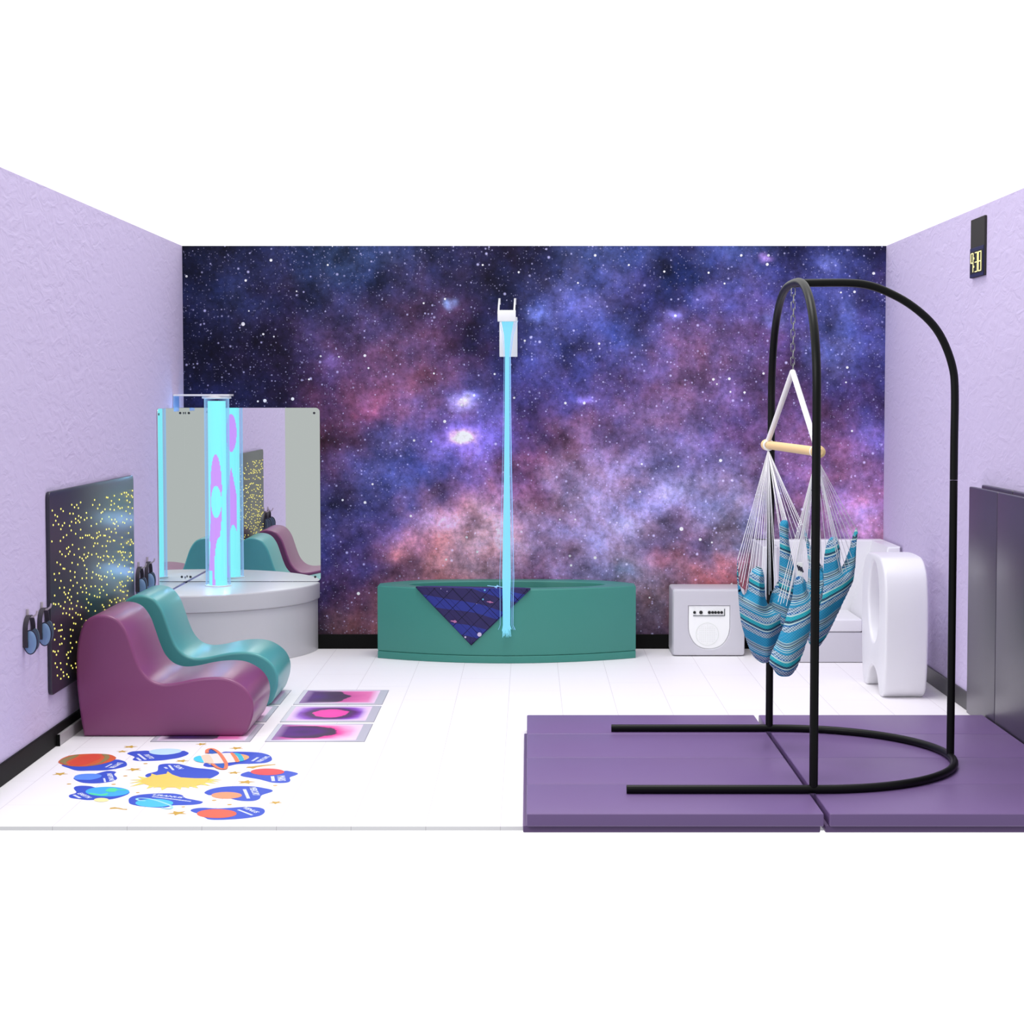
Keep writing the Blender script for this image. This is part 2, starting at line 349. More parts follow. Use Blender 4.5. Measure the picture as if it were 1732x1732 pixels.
# ------------------------------------------------------------------ mirrors
def rrect(x0, x1, y0, y1, r, n=6, sides=(1, 1, 1, 1)):
    P = []
    for q_, (cx, cy, a0) in enumerate(((x1 - r, y1 - r, 0), (x0 + r, y1 - r, 90), (x0 + r, y0 + r, 180), (x1 - r, y0 + r, 270))):
        if not sides[q_]: P.append(((x1, x0, x0, x1)[q_], (y1, y1, y0, y0)[q_])); continue
        for k in range(n + 1):
            a = math.radians(a0 + 90 * k / n); P.append((cx + r * math.cos(a), cy + r * math.sin(a)))
    return P
edge = mat('mirror_edge', (185, 175, 190), .3)
def mirror_thing(side):
    z0, z1 = .456, 1.622
    if side == 'back':
        t = thing('wall_mirror', (-1.85, 0, z0), 'tall rounded acrylic mirror on the back wall behind the bubble tube', 'mirror', 'corner mirrors')
        me = prism([rrect(XL + .002, -1.398, z0, z1, .028, sides=(1, 0, 0, 1))], .002, 0, T((0, -.004, 0)) @ XZ)
        scr = [(XL + .035, z1 - .035), (-1.435, z1 - .035), (XL + .035, z0 + .03), (-1.435, z0 + .03)]
        f = lambda p: [(p[0], -.0075, p[1])]
        rot = Matrix.Rotation(PI / 2, 4, 'X')
    else:
        t = thing('wall_mirror', (XL, -.45, z0), 'tall narrow-looking acrylic mirror on the left wall beside the bubble tube', 'mirror', 'corner mirrors')
        me = prism([rrect(-.895, -.0062, z0, z1, .028, sides=(0, 1, 1, 0))], .002, 0, T((XL + .004, 0, 0)) @ YZ)
        scr = [(-.04, z1 - .035), (-.86, z1 - .035), (-.04, z0 + .03), (-.86, z0 + .03)]
        f = lambda p: [(XL + .0075, p[0], p[1])]
        rot = Matrix.Rotation(PI / 2, 4, 'Y')
    obj('mirror_pane', me, mirror, t, smooth=0)
    for p in scr:
        b = bmesh.new(); bmesh.ops.create_cone(b, cap_ends=True, segments=14, radius1=.0085, radius2=.007, depth=.003, matrix=T(f(p)[0]) @ rot)
        obj('screw', b, screwm, t)
mirror_thing('back'); mirror_thing('left')

# ------------------------------------------------------------------ bubble tube
TX, TY, TR = -2.04, -.285, .081
def bubble_tube():
    t = thing('bubble_tube', (TX, TY, .454), 'tall glowing cyan and pink bubble tube standing on the corner podium', 'bubble tube')
    # glowing water column with rising coloured blobs
    b = bmesh.new(); n, h = 64, 220; R = .058; z0, z1 = .462, 1.668; rings = []
    for j in range(h + 1):
        z = z0 + (z1 - z0) * j / h
        rings.append([b.verts.new((TX + R * math.cos(2 * PI * k / n), TY + R * math.sin(2 * PI * k / n), z)) for k in range(n)])
    for A, C in zip(rings, rings[1:]):
        for k in range(n): b.faces.new((A[k], A[(k + 1) % n], C[(k + 1) % n], C[k]))
    b.faces.new(rings[0][::-1]); b.faces.new(rings[-1])
    me = bpy.data.meshes.new('water_column'); b.to_mesh(me); b.free()
    vals = []
    for v in me.vertices:
        s = (v.co.x - TX); front = v.co.y < TY; z = v.co.z; p = 0
        if front:
            if (s / .037) ** 2 + ((z - 1.10) / .22) ** 2 < 1: p = 1
            cs = -.002 - .03 * max(0, min(1, (.9 - z) / .35)); wd = .036 if z > .75 else .026
            if z < 1.1 and abs(s - cs) < wd: p = 1
            if (s / .034) ** 2 + ((z - 1.01) / .105) ** 2 < 1: p = 0
            if ((s - .022) / .036) ** 2 + ((z - .58) / .2) ** 2 < 1: p = 0
            if z < .56 and s < -.03: p = 0
        else:
            if ((s - .012) / .034) ** 2 + ((z - 1.45) / .13) ** 2 < 1: p = 1
            if z < 1.22 and abs(s - .01) < .034 * min(1, (1.22 - z) / .2): p = 1
            if ((s - .02) / .034) ** 2 + ((z - .62) / .2) ** 2 < 1: p = 0
        vals.append(float(p))
    a = me.attributes.new('blob', 'FLOAT', 'POINT'); a.data.foreach_set('value', vals)
    m = mat('glowing_bubble_water', (0, 0, 0), .5, spec=0); N = m.node_tree.nodes
    at = N.new('ShaderNodeAttribute'); at.attribute_name = 'blob'
    mx = N.new('ShaderNodeMix'); mx.data_type = 'RGBA'; mx.inputs['A'].default_value = (.28, 1.0, 1.0, 1); mx.inputs['B'].default_value = (.70, .34, 1.0, 1)
    lk(m, M(m, 'GREATER_THAN', at.outputs['Fac'], .5), mx.inputs['Factor'])
    lk(m, mx.outputs['Result'], bsdf(m).inputs['Emission Color']); bsdf(m).inputs['Emission Strength'].default_value = .80
    obj('water_column', me, m, t)
    # clear acrylic shell, tinted by the lit water
    m = bpy.data.materials.new('lit_acrylic'); m.use_nodes = True; N = m.node_tree.nodes; N.clear()
    o_ = N.new('ShaderNodeOutputMaterial'); tr = N.new('ShaderNodeBsdfTransparent'); em = N.new('ShaderNodeEmission'); gl = N.new('ShaderNodeBsdfGlossy')
    tr.inputs[0].default_value = (.86, .93, 1, 1); em.inputs[0].default_value = (.34, .62, 1.0, 1); em.inputs[1].default_value = .7; gl.inputs['Roughness'].default_value = .05
    m1 = N.new('ShaderNodeAddShader'); m2 = N.new('ShaderNodeMixShader'); m2.inputs[0].default_value = .05
    tr2 = N.new('ShaderNodeBsdfTransparent')
    mix0 = N.new('ShaderNodeMixShader'); lw = N.new('ShaderNodeLayerWeight'); lw.inputs['Blend'].default_value = .35
    m.node_tree.links.new(lw.outputs['Facing'], mix0.inputs[0]); m.node_tree.links.new(tr.outputs[0], mix0.inputs[1]); m.node_tree.links.new(em.outputs[0], mix0.inputs[2])
    m.node_tree.links.new(mix0.outputs[0], m2.inputs[1]); m.node_tree.links.new(gl.outputs[0], m2.inputs[2]); m.node_tree.links.new(m2.outputs[0], o_.inputs[0])
    b = bmesh.new(); rings = []
    for z in (.456, 1.683):
        rings.append([b.verts.new((TX + TR * math.cos(2 * PI * k / 48), TY + TR * math.sin(2 * PI * k / 48), z)) for k in range(48)])
    for k in range(48): b.faces.new((rings[0][k], rings[0][(k + 1) % 48], rings[1][(k + 1) % 48], rings[1][k]))
    obj('acrylic_shell', b, m, t)
    b = bmesh.new(); lathe(b, (TX, TY), [(.078, .4545), (.086, .4545), (.086, .462), (.078, .462)], 40); obj('base_ring', b, white, t)
    b = bmesh.new(); lathe(b, (TX, TY), [(.088, 1.683), (.095, 1.686), (.095, 1.697), (.09, 1.70)], 40); obj('cap', b, white, t)
    obj('wall_bracket', B(XL + .002, -1.943, TY - .09, TY + .09, 1.700, 1.712, bev=.002), white, t)
    pale_blue = mat('pale_blue_sheet', (150, 180, 225), .3)
    obj('blue_sheet', B(XL + .001, XL + .007, TY - .09, TY + .09, 1.60, 1.70, bev=.002), pale_blue, t)  # thin pale blue sheet on the wall just below the bracket
    for k, (an, z) in enumerate([(a_, z_) for z_ in (.56, .9, 1.25, 1.58) for a_ in (-40, -140, 130)]):
        l = bpy.data.lights.new('tube_lamp', 'POINT'); l.energy = .5; l.color = (.30, .50, 1.0) if k % 3 else (.35, .8, 1.0); l.shadow_soft_size = 0
        o = bpy.data.objects.new('tube_lamp', l); COL.objects.link(o); o.parent = t; o.location = (.0735 * math.cos(math.radians(an)), .0735 * math.sin(math.radians(an)), z - .454)
bubble_tube()

# ------------------------------------------------------------------ star light panel on the left wall
def star_panel():
    y0, y1, z0, z1 = -3.545, -1.675, .262, 1.243
    t = thing('fibre_light_board', (XL, (y0 + y1) / 2, z0), 'charcoal panel with hundreds of yellow light points on the left wall', 'light panel')
    obj('panel', prism([rrect(y0, y1, z0, z1, .03)], .009, .003, T((XL + .0105, 0, 0)) @ YZ), panelm, t)
    random.seed(11); pts = []
    tries = 0
    while len(pts) < 430 and tries < 60000:
        tries += 1
        y = random.uniform(y0 + .03, y1 - .03); z = random.uniform(z0 + .03, z1 - .085)
        if all((y - a) ** 2 * .5 + (z - c) ** 2 > .0205 ** 2 for a, c in pts): pts.append((y, z))
    b = bmesh.new()
    for y, z in pts: bmesh.ops.create_icosphere(b, subdivisions=1, radius=.0052, matrix=T((XL + .0200, y, z)) @ Matrix.Diagonal((.7, 1, 1, 1)))
    o = obj('light_points', b, dotm, t); o['kind'] = 'stuff'; o['label'] = 'glowing yellow fibre ends'
star_panel()

# ------------------------------------------------------------------ ear defenders
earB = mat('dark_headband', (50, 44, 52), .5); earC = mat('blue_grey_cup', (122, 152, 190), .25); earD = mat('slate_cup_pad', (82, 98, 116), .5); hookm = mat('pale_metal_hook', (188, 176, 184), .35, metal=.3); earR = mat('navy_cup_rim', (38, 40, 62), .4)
def ear(name, y, z, label):
    """hung on a hook; y centre, z of the band's top"""
    t = thing(name, (XL, y, z - .17), label, 'ear defenders', 'ear defenders hung on the left wall')
    W2, H = .066, .135; x0 = XL + .002; x1 = XL + .023
    b = bmesh.new(); pr = []
    for k in range(25):
        a = PI * k / 24
        pr.append((y - W2 * math.cos(a), z - .065 + .065 * math.sin(a)))
    pr = [(y - W2 - .002, z - H)] + [(y - W2 - .002, z - .1)] + pr + [(y + W2 + .002, z - .1), (y + W2 + .002, z - H)]
    prev = None
    for i, (yy, zz) in enumerate(pr):
        a = pr[max(i - 1, 0)]; c = pr[min(i + 1, len(pr) - 1)]
        d = Vector((c[0] - a[0], c[1] - a[1])).normalized(); nrm = Vector((-d.y, d.x)) * .0035
        ring = [b.verts.new((xx, yy + s * nrm.x, zz + s * nrm.y)) for xx, s in ((x0, 1), (x1, 1), (x1, -1), (x0, -1))]
        if prev:
            for k in range(4): b.faces.new((prev[k], prev[(k + 1) % 4], ring[(k + 1) % 4], ring[k]))
        else: b.faces.new(ring)
        prev = ring
    b.faces.new(prev[::-1]); bmesh.ops.recalc_face_normals(b, faces=b.faces)
    obj('headband', b, earB, t)
    def disc(cx, cz, rx, rz, ya, yb, bulge=0):
        bb = bmesh.new(); rings = []
        L = [(1, ya), (1, yb)] + ([(.85, yb + bulge * .6), (.5, yb + bulge * .92), (.02, yb + bulge)] if bulge else [])
        for f, yy in L: rings.append([bb.verts.new((cx + rx * f * math.cos(2 * PI * k / 28), yy, cz + rz * f * math.sin(2 * PI * k / 28))) for k in range(28)])
        for A, C in zip(rings, rings[1:]):
            for k in range(28): bb.faces.new((A[k], A[(k + 1) % 28], C[(k + 1) % 28], C[k]))
        bb.faces.new(rings[0]); bb.faces.new(rings[-1]); bmesh.ops.recalc_face_normals(bb, faces=bb.faces); return bb
    cz = z - .116; yc = y - W2 + .012; cx = XL + .031
    bb = disc(cx, cz, .0285, .052, yc, yc - .002, -.006)
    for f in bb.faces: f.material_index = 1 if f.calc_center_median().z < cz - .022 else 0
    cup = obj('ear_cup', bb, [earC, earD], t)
    obj('cup_rim', disc(cx, cz, .0335, .057, yc + .003, yc - .001), earR, cup)
    obj('cushion', disc(cx - .002, cz, .029, .05, yc + .022, yc + .0032), earD, cup)
    cup = obj('ear_cup', disc(XL + .024, cz, .020, .050, y + W2 - .014, y + W2 - .005), earD, t)
    b = B(x0, x1, y - W2 - .004, y - W2 + .006, z - .14, z - .11); obj('band_slider', b, earB, t)
    hk = bmesh.new(); tube(hk, [(XL + .0, y, z - .004), (XL + .03, y, z - .006), (XL + .046, y, z + .006), (XL + .05, y, z + .022)], .0045, 8)
    tube(hk, [(XL + .001, y, z - .02), (XL + .003, y, z + .03)], .009, 8)
    return t, hk
for nm, y, z, lab in (('ear_defenders', -3.900, .692, 'ear defenders nearest the viewer, hooked low on the left wall'),
                      ('ear_defenders', -3.652, .697, 'ear defenders just before the near edge of the light panel'),
                      ('ear_defenders', -1.498, .691, 'ear defenders just past the far edge of the light panel'),
                      ('ear_defenders', -1.248, .699, 'ear defenders between the light panel and the corner mirror')):
    t, hk = ear(nm, y, z, lab)
    h = obj('wall_hook', hk, hookm, loc=(XL, y, z - .02))
    tag(h, 'pale wall hook carrying the ' + lab.split(',')[0], 'hook', 'hooks holding the ear defenders')

# low grey box strip on the floor by the left wall
t = thing('floor_trunking', (XL + .02, -2.9, 0), 'low grey metal trunking on the floor against the left baseboard', 'trunking')
obj('cover', B(XL + .014, XL + .030, -3.45, -1.3, 0, .056, bev=.002, seg=1), mat('brushed_grey_cover', (165, 160, 163), .4), t)
obj('end_cap', B(XL + .013, XL + .031, -3.456, -3.45, 0, .057, bev=.001, seg=1), black, t)

# ------------------------------------------------------------------ wave chairs
PROF = [(-2.223, 0), (-2.239, .095), (-2.254, .233), (-2.258, .336), (-2.251, .452), (-2.229, .545), (-2.198, .588), (-2.15, .609), (-2.096, .608), (-2.055, .592), (-2.028, .566), (-2.002, .523),
        (-1.98, .462), (-1.956, .39), (-1.929, .33), (-1.889, .287), (-1.841, .267), (-1.793, .265), (-1.739, .273), (-1.67, .288), (-1.602, .297), (-1.534, .297), (-1.48, .284), (-1.426, .252),
        (-1.392, .212), (-1.375, .164), (-1.377, .109), (-1.393, .054), (-1.409, .02), (-1.434, 0)]
def wave_chair(name, y0, y1, m, label):
    P = catmull([(x, z, 0) for x, z in PROF], 4, closed=False)
    P = [(p.x, max(p.y, 0)) for p in P]
    yc = (y0 + y1) / 2
    P = [(p[0], p[1] + .002) for p in P]
    o = obj(name, prism([P], (y1 - y0) / 2, .016, T((0, yc, 0)) @ XZ, res=4), m, loc=(-1.8, yc, 0), smooth=60)
    tag(o, label, 'foam seat'); return o
wave_chair('wave_chair', -3.205, -2.60, purpC, 'plum wave-shaped foam lounge seat nearest the viewer')
wave_chair('wave_chair', -2.30, -1.755, tealC, 'teal wave-shaped foam lounge seat behind the plum one')

# ------------------------------------------------------------------ liquid floor tiles
frameT = mat('silver_tile_rim', (205, 204, 216), .3)
def tile_mat(name, mode):
    m = mat(name, (240, 120, 190), .5, spec=.12); N = m.node_tree.nodes
    tc = N.new('ShaderNodeTexCoord'); sx = N.new('ShaderNodeSeparateXYZ'); lk(m, tc.outputs['Generated'], sx.inputs[0])
    nz = N.new('ShaderNodeTexNoise'); nz.inputs['Scale'].default_value = 3.4; nz.inputs['Detail'].default_value = 5; nz.inputs['Distortion'].default_value = .5
    mp = N.new('ShaderNodeMapping'); mp.inputs['Location'].default_value = (mode * 3.7, mode * 1.3, 0); lk(m, tc.outputs['Generated'], mp.inputs[0]); lk(m, mp.outputs[0], nz.inputs['Vector'])
    X, Y = sx.outputs['X'], sx.outputs['Y']
    wob = M(m, 'MULTIPLY', M(m, 'SUBTRACT', nz.outputs['Fac'], .5), .5)
    if mode == 0:   # back: dark left half, pink right
        cx, cy, rx, ry = .18, .5, .46, .55
    elif mode == 1: # ring: pink middle in dark
        cx, cy, rx, ry = .5, .5, .30, .40
    elif mode == 2:
        cx, cy, rx, ry = .28, .52, .48, .42
    else: cx, cy, rx, ry = .3, .3, .4, .5
    d = M(m, 'SQRT', M(m, 'ADD', M(m, 'POWER', M(m, 'DIVIDE', M(m, 'SUBTRACT', X, cx), rx), 2), M(m, 'POWER', M(m, 'DIVIDE', M(m, 'SUBTRACT', Y, cy), ry), 2)))
    d = M(m, 'MULTIPLY', M(m, 'ADD', d, wob), .5)
    cr_ = N.new('ShaderNodeValToRGB'); E = cr_.color_ramp.elements; lk(m, d, cr_.inputs[0])
    def setr(L):
        L = [(p_ * .5, c_) for p_, c_ in L]; E[0].position, E[0].color = L[0][0], (*s2l(L[0][1]), 1); E[1].position, E[1].color = L[-1][0], (*s2l(L[-1][1]), 1)
        for p, c in L[1:-1]: q = E.new(p); q.color = (*s2l(c), 1)
    dark = (70, 46, 84); pur = (92, 22, 134); pink = (236, 92, 176)
    if mode == 1: setr([(0, (244, 90, 182)), (.72, (240, 84, 175)), (.76, (84, 70, 92)), (1.0, (100, 50, 120)), (1.3, (150, 90, 200)), (1.7, (225, 190, 245))])
    elif mode == 2: setr([(0, (60, 25, 90)), (.45, (88, 20, 120)), (.80, (70, 48, 78)), (.93, (74, 50, 80)), (.97, (238, 70, 160)), (1.35, (250, 170, 215)), (1.8, (246, 226, 240))])
    else: setr([(0, (70, 40, 110)), (.5, dark), (.93, (80, 66, 86)), (.97, (205, 96, 160)), (1.5, (228, 120, 178)), (2.0, (235, 150, 200))])
    # pale violet margin at the rim
    ed = M(m, 'MINIMUM', M(m, 'PINGPONG', X, .5), M(m, 'PINGPONG', Y, .5)); ed = M(m, 'ADD', ed, M(m, 'MULTIPLY', wob, .08))
    mr = N.new('ShaderNodeMapRange'); mr.inputs['From Min'].default_value = .0; mr.inputs['From Max'].default_value = .11; lk(m, ed, mr.inputs['Value'])
    mx = N.new('ShaderNodeMix'); mx.data_type = 'RGBA'; mx.inputs['A'].default_value = (*s2l((240, 214, 240)), 1); lk(m, mr.outputs[0], mx.inputs['Factor']); lk(m, cr_.outputs[0], mx.inputs['B'])
    # left side leans to deep violet
    mv = N.new('ShaderNodeMix'); mv.data_type = 'RGBA'; mv.blend_type = 'MIX'; mv.inputs['B'].default_value = (*s2l(pur), 1); lk(m, mx.outputs['Result'], mv.inputs['A'])
    k = M(m, 'MULTIPLY', M(m, 'MAXIMUM', M(m, 'SUBTRACT', .34, X), 0), 2.1 if mode in (0, 2) else 0.0); lk(m, k, mv.inputs['Factor'])
    lk(m, mv.outputs['Result'], bsdf(m).inputs['Base Color']); return m
tm = [tile_mat('liquid_back', 0), tile_mat('liquid_middle', 1), tile_mat('liquid_front', 2), tile_mat('liquid_left', 3)]
rows = [(-3.339, -2.855, 'front'), (-2.793, -2.303, 'middle'), (-2.249, -1.760, 'back')]
for ci, (x0, x1) in enumerate(((-1.297, -.809), (-1.862, -1.373))):
    for ri, (y0, y1, nm) in enumerate(rows):
        if ci == 0: lab = {'front': 'liquid floor tile with a dark purple swirl, front tile of the open row', 'middle': 'liquid floor tile with a hot pink blot ringed in dark violet', 'back': 'liquid floor tile half charcoal half pink, farthest of the open row'}[nm]
        else: lab = {'front': 'liquid floor tile under the front of the plum seat', 'middle': 'liquid floor tile peeking out between plum and teal seats', 'back': 'liquid floor tile with crimson fill beside the teal seat'}[nm]
        t = thing('liquid_floor_tile', ((x0 + x1) / 2, (y0 + y1) / 2, 0), lab, 'floor tile', 'liquid floor tiles')
        zt = .003 if ci == 0 else .0016
        obj('rim', B(x0, x1, y0, y1, 0, zt, bev=.0006, seg=1), frameT, t)
        obj('liquid_sheet', B(x0 + .025, x1 - (.045 if ci == 0 else .028), y0 + .028, y1 - .028, zt, zt + .0006), tm[[2, 1, 0][ri]] if ci == 0 else tm[[1, 2, 3][ri] if ri else 3], t, smooth=0)
        obj('edge_line', prism([rrect(x0 - .002, x1 + .002, y0 - .003, y1 + .003, .003), rrect(x0 + .001, x1 - .001, y0 + .001, y1 - .001, .003)[::-1]], .0008, 0, T(((0, 0, .0009)))), mat('tile_edge_grey', (140, 138, 150), .5), t)

# ------------------------------------------------------------------ ball pit with blanket
def pit():
    t = thing('foam_ball_pit', (-.142, -.3, 0), 'low sea-green foam pit with a bowed front against the mural', 'foam pit')
    xc, hw = -.142, .838
    def outline(inset=0, back=-.016):
        P = []
        for k in range(41):
            s = -1 + 2 * k / 40
            P.append((xc + s * (hw - inset), -.447 + inset - (.243) * (1 - s * s)))
        for k in range(31):
            s = 1 - 2 * k / 30
            P.append((xc + s * (hw - inset), -.30 - inset + (.284) * (1 - s ** 4)))
        return P
    hole = [(xc + .64 * math.cos(2 * PI * k / 48), -.35 + .22 * math.sin(2 * PI * k / 48)) for k in range(48)]
    obj('foam_wall', prism([outline(), hole[::-1]], .2125, .010, T((0, 0, .2605))), green, t)
    obj('foot_band', prism([outline(-.0)], .0235, .004, T((0, 0, .0237))), green, t)
    obj('pit_floor', prism([hole], .03, 0, T((0, 0, .08))), greenD, t)
pit()
def frontY(x): s = (x + .142) / .838; return -.447 - .243 * (1 - s * s)
def blanket():
    b = bmesh.new(); n = 28; A = Vector((-.723, .474)); Bp = Vector((.012, .474)); Cp = Vector((-.365, .116))
    uvl = b.loops.layers.uv.new('UVMap'); grid = {}
    # rows: v from -4 (inside pit) over the rim to the hanging tip
    rows_ = []
    for j in range(n + 1):
        v = j / n; L = A.lerp(Cp, v); R = Bp.lerp(Cp, v); rr = []
        m_ = 24
        for i in range(m_ + 1):
            p = L.lerp(R, i / m_); y = frontY(p.x) - .007 - .004 * math.sin(v * 7 + i * .6) * (1 - v * .5) - .0025
            rr.append((p.x, y, p.y + (0.002 if j == 0 else 0), (p.x - Cp.x), p.y - Cp.y))
        rows_.append(rr)
    top = []
    for dy, dz in ((.16, -.16), (.15, -.03), (.125, .0025), (.06, .0045), (.012, .005)):
        rr = []
        for i in range(25):
            x = A.x + (Bp.x - A.x) * (i / 24); q = 1 - abs(2 * i / 24 - 1) ** 4
            f = min(1, dy / .012)
            yy = frontY(x) + dy * (.25 + .75 * q) ; zz = .473 + (dz if dz > 0 else dz * q + .0025)
            rr.append((x, yy, zz, x - Cp.x, .36 + dy))
        top.append(rr)
    allr = top + rows_; V = [[b.verts.new(p[:3]) for p in r] for r in allr]
    for j in range(len(V) - 1):
        for i in range(24):
            try: f = b.faces.new((V[j][i], V[j][i + 1], V[j + 1][i + 1], V[j + 1][i]))
            except ValueError: continue
            for lp, (jj, ii) in zip(f.loops, ((j, i), (j, i + 1), (j + 1, i + 1), (j + 1, i))): lp[uvl].uv = allr[jj][ii][3:]
    bmesh.ops.remove_doubles(b, verts=b.verts, dist=1e-5); bmesh.ops.recalc_face_normals(b, faces=b.faces)
    m = mat('space_quilt', (50, 44, 96), .65, spec=.2); N = m.node_tree.nodes
    uv = N.new('ShaderNodeUVMap'); s_ = N.new('ShaderNodeSeparateXYZ'); lk(m, uv.outputs[0], s_.inputs[0])
    d1 = M(m, 'DIVIDE', M(m, 'ADD', s_.outputs['X'], s_.outputs['Y']), .118); d2 = M(m, 'DIVIDE', M(m, 'SUBTRACT', s_.outputs['X'], s_.outputs['Y']), .118)
    l1 = M(m, 'LESS_THAN', M(m, 'PINGPONG', d1, .5), .02); l2 = M(m, 'LESS_THAN', M(m, 'PINGPONG', d2, .5), .02)
    l3 = M(m, 'MULTIPLY', M(m, 'LESS_THAN', M(m, 'PINGPONG', M(m, 'ADD', M(m, 'MULTIPLY', d1, 1.37), .2), .5), .018), .7)
    ln = M(m, 'MAXIMUM', M(m, 'MAXIMUM', l1, l2), l3)
    wv = N.new('ShaderNodeTexWave'); wv.inputs['Scale'].default_value = 1.7; wv.inputs['Distortion'].default_value = 3.0; wv.inputs['Detail'].default_value = 1; wv.bands_direction = 'Y'
    mp = N.new('ShaderNodeMapping'); mp.inputs['Rotation'].default_value = (0, 0, .35); mp.inputs['Scale'].default_value = (.8, 1.3, 1); lk(m, uv.outputs[0], mp.inputs[0]); lk(m, mp.outputs[0], wv.inputs['Vector'])
    c1 = N.new('ShaderNodeMix'); c1.data_type = 'RGBA'; c1.inputs['A'].default_value = (*s2l((52, 46, 92)), 1); c1.inputs['B'].default_value = (*s2l((50, 58, 140)), 1)
    lk(m, M(m, 'GREATER_THAN', wv.outputs['Fac'], .62), c1.inputs['Factor'])
    vo = N.new('ShaderNodeTexVoronoi'); vo.inputs['Scale'].default_value = 22; lk(m, uv.outputs[0], vo.inputs['Vector'])
    c2 = N.new('ShaderNodeMix'); c2.data_type = 'RGBA'; c2.inputs['B'].default_value = (*s2l((190, 180, 225)), 1); lk(m, c1.outputs['Result'], c2.inputs['A']); lk(m, M(m, 'LESS_THAN', vo.outputs['Distance'], .06), c2.inputs['Factor'])
    c3 = N.new('ShaderNodeMix'); c3.data_type = 'RGBA'; c3.inputs['B'].default_value = (*s2l((18, 16, 40)), 1); lk(m, c2.outputs['Result'], c3.inputs['A']); lk(m, ln, c3.inputs['Factor'])
    lk(m, c3.outputs['Result'], bsdf(m).inputs['Base Color'])
    t = thing('quilted_blanket', (-.365, -.62, .474), 'navy quilted space blanket, one corner hanging over the green foam pit', 'blanket')
    o = obj('quilt', b, m, t, smooth=60); md = o.modifiers.new('s', 'SOLIDIFY'); md.thickness = .004; md.offset = 0
    pk = mat('printed_planet_lilac', (205, 190, 222), .7); pr = mat('printed_planet_rose', (180, 110, 160), .7); pc = mat('printed_planet_cyan', (105, 175, 215), .7)
    def dot(px, py, r, mm, ring=False):
        b = bmesh.new(); p = Wp(px, py, -.69); yy = frontY(p[0]) - .0155
        vs_ = [b.verts.new((p[0] + r * math.cos(2 * PI * k / 20), yy - .0006, p[1] + r * math.sin(2 * PI * k / 20))) for k in range(20)]; b.faces.new(vs_)
        if ring:
            vs2 = [b.verts.new((p[0] + (3.1 * r * math.cos(2 * PI * k / 24)), yy, p[1] + (.55 * r * math.sin(2 * PI * k / 24)) - .5 * r * math.cos(2 * PI * k / 24))) for k in range(24)]; b.faces.new(vs2)
        r_ = bmesh.ops.extrude_face_region(b, geom=b.faces[:]); bmesh.ops.translate(b, verts=[v for v in r_['geom'] if isinstance(v, bmesh.types.BMVert)], vec=(0, .002, 0))
        bmesh.ops.recalc_face_normals(b, faces=b.faces)
        obj('printed_planet', b, mm, o)
    dot(811, 1073, .0135, pk); dot(769, 1052, .009, pr, True); dot(787, 1078, .006, pk); dot(820, 998, .006, pc); dot(817, 1013.5, .0055, pc); dot(829, 1018, .007, pr, True)
blanket()

# ------------------------------------------------------------------ fibre optic light on its wall bracket
def fibre():
    t = thing('fibre_optic_light', (-.135, 0, 1.96), 'white wall-mounted light source with glowing cyan fibre strands hanging to the foam pit', 'fibre optic light')
    obj('wall_housing', B(-.194, -.074, -.06, -.002, 1.961, 2.225, bev=.004), white, t)
    obj('front_block', B(-.203, -.084, -.25, -.17, 2.188, 2.262, bev=.003), white, t)
    for x in (-.198, -.094):
        b = bmesh.new(); tube(b, [(x, -.215, 2.24), (x + .002, -.11, 2.31), (x + .004, -.012, 2.345)], .0065, 8); tube(b, [(x + .004, -.003, 2.31), (x + .004, -.012, 2.35)], .008, 8); obj('support_arm', b, white, t)
    m = mat('glowing_fibre', (30, 70, 90), .4, emit=(128, 214, 240), es=.72)
    m2 = mat('pale_fibre', (140, 180, 220), .4, emit=(110, 170, 225), es=.4)
    random.seed(5)
    def pts(u, k, far=0):
        # u in -1..1 lateral, k depth layer; runs from block bottom to the pit front
        P = []
        for zz, wd, y in ((2.195, .040, -.215), (2.10, .022, -.24), (1.96, .0125, -.28), (1.6, .0140, -.38), (1.2, .0175, -.50), (.8, .0225, -.62), (.55, .026, -.69), (.40, .023, -.722), (.25, .022, -.722), (.19 , .030, -.724)):
            P.append(Vector((-.1395 + u * wd + (.002 if zz > 2 else 0), y - k * .006, zz)))
        return P
    n = 46
    for i in range(n):
        u = -1 + 2 * i / (n - 1) ; k = random.random(); P = pts(u, k)
        P[-1].z += random.uniform(-.02, .035); P[-1].x += random.uniform(-.003, .003)
        b = bmesh.new(); tube(b, P, .0016, 5); obj('fibre_strand', b, m, t)
    for u, dx in ((-1.5, -.012), (1.35, .006), (1.6, .010), (1.9, .004)):
        P = pts(u * .9, .5); P = [p + Vector((dx * i / 9, 0, 0)) for i, p in enumerate(P)]; P[-1].z += .03
        b = bmesh.new(); tube(b, P, .0012, 5); obj('fibre_strand', b, m2, t)
    b = bmesh.new(); tube(b, [(-.150, -.70, .485), (-.185, -.705, .493), (-.225, -.705, .495), (-.262, -.70, .499)], .0018, 6); tube(b, [(-.205, -.705, .482), (-.198, -.705, .503)], .003, 6); tube(b, [(-.215, -.705, .49), (-.19, -.705, .497)], .004, 6)
    obj('strand_tie', b, m2, t)
fibre()

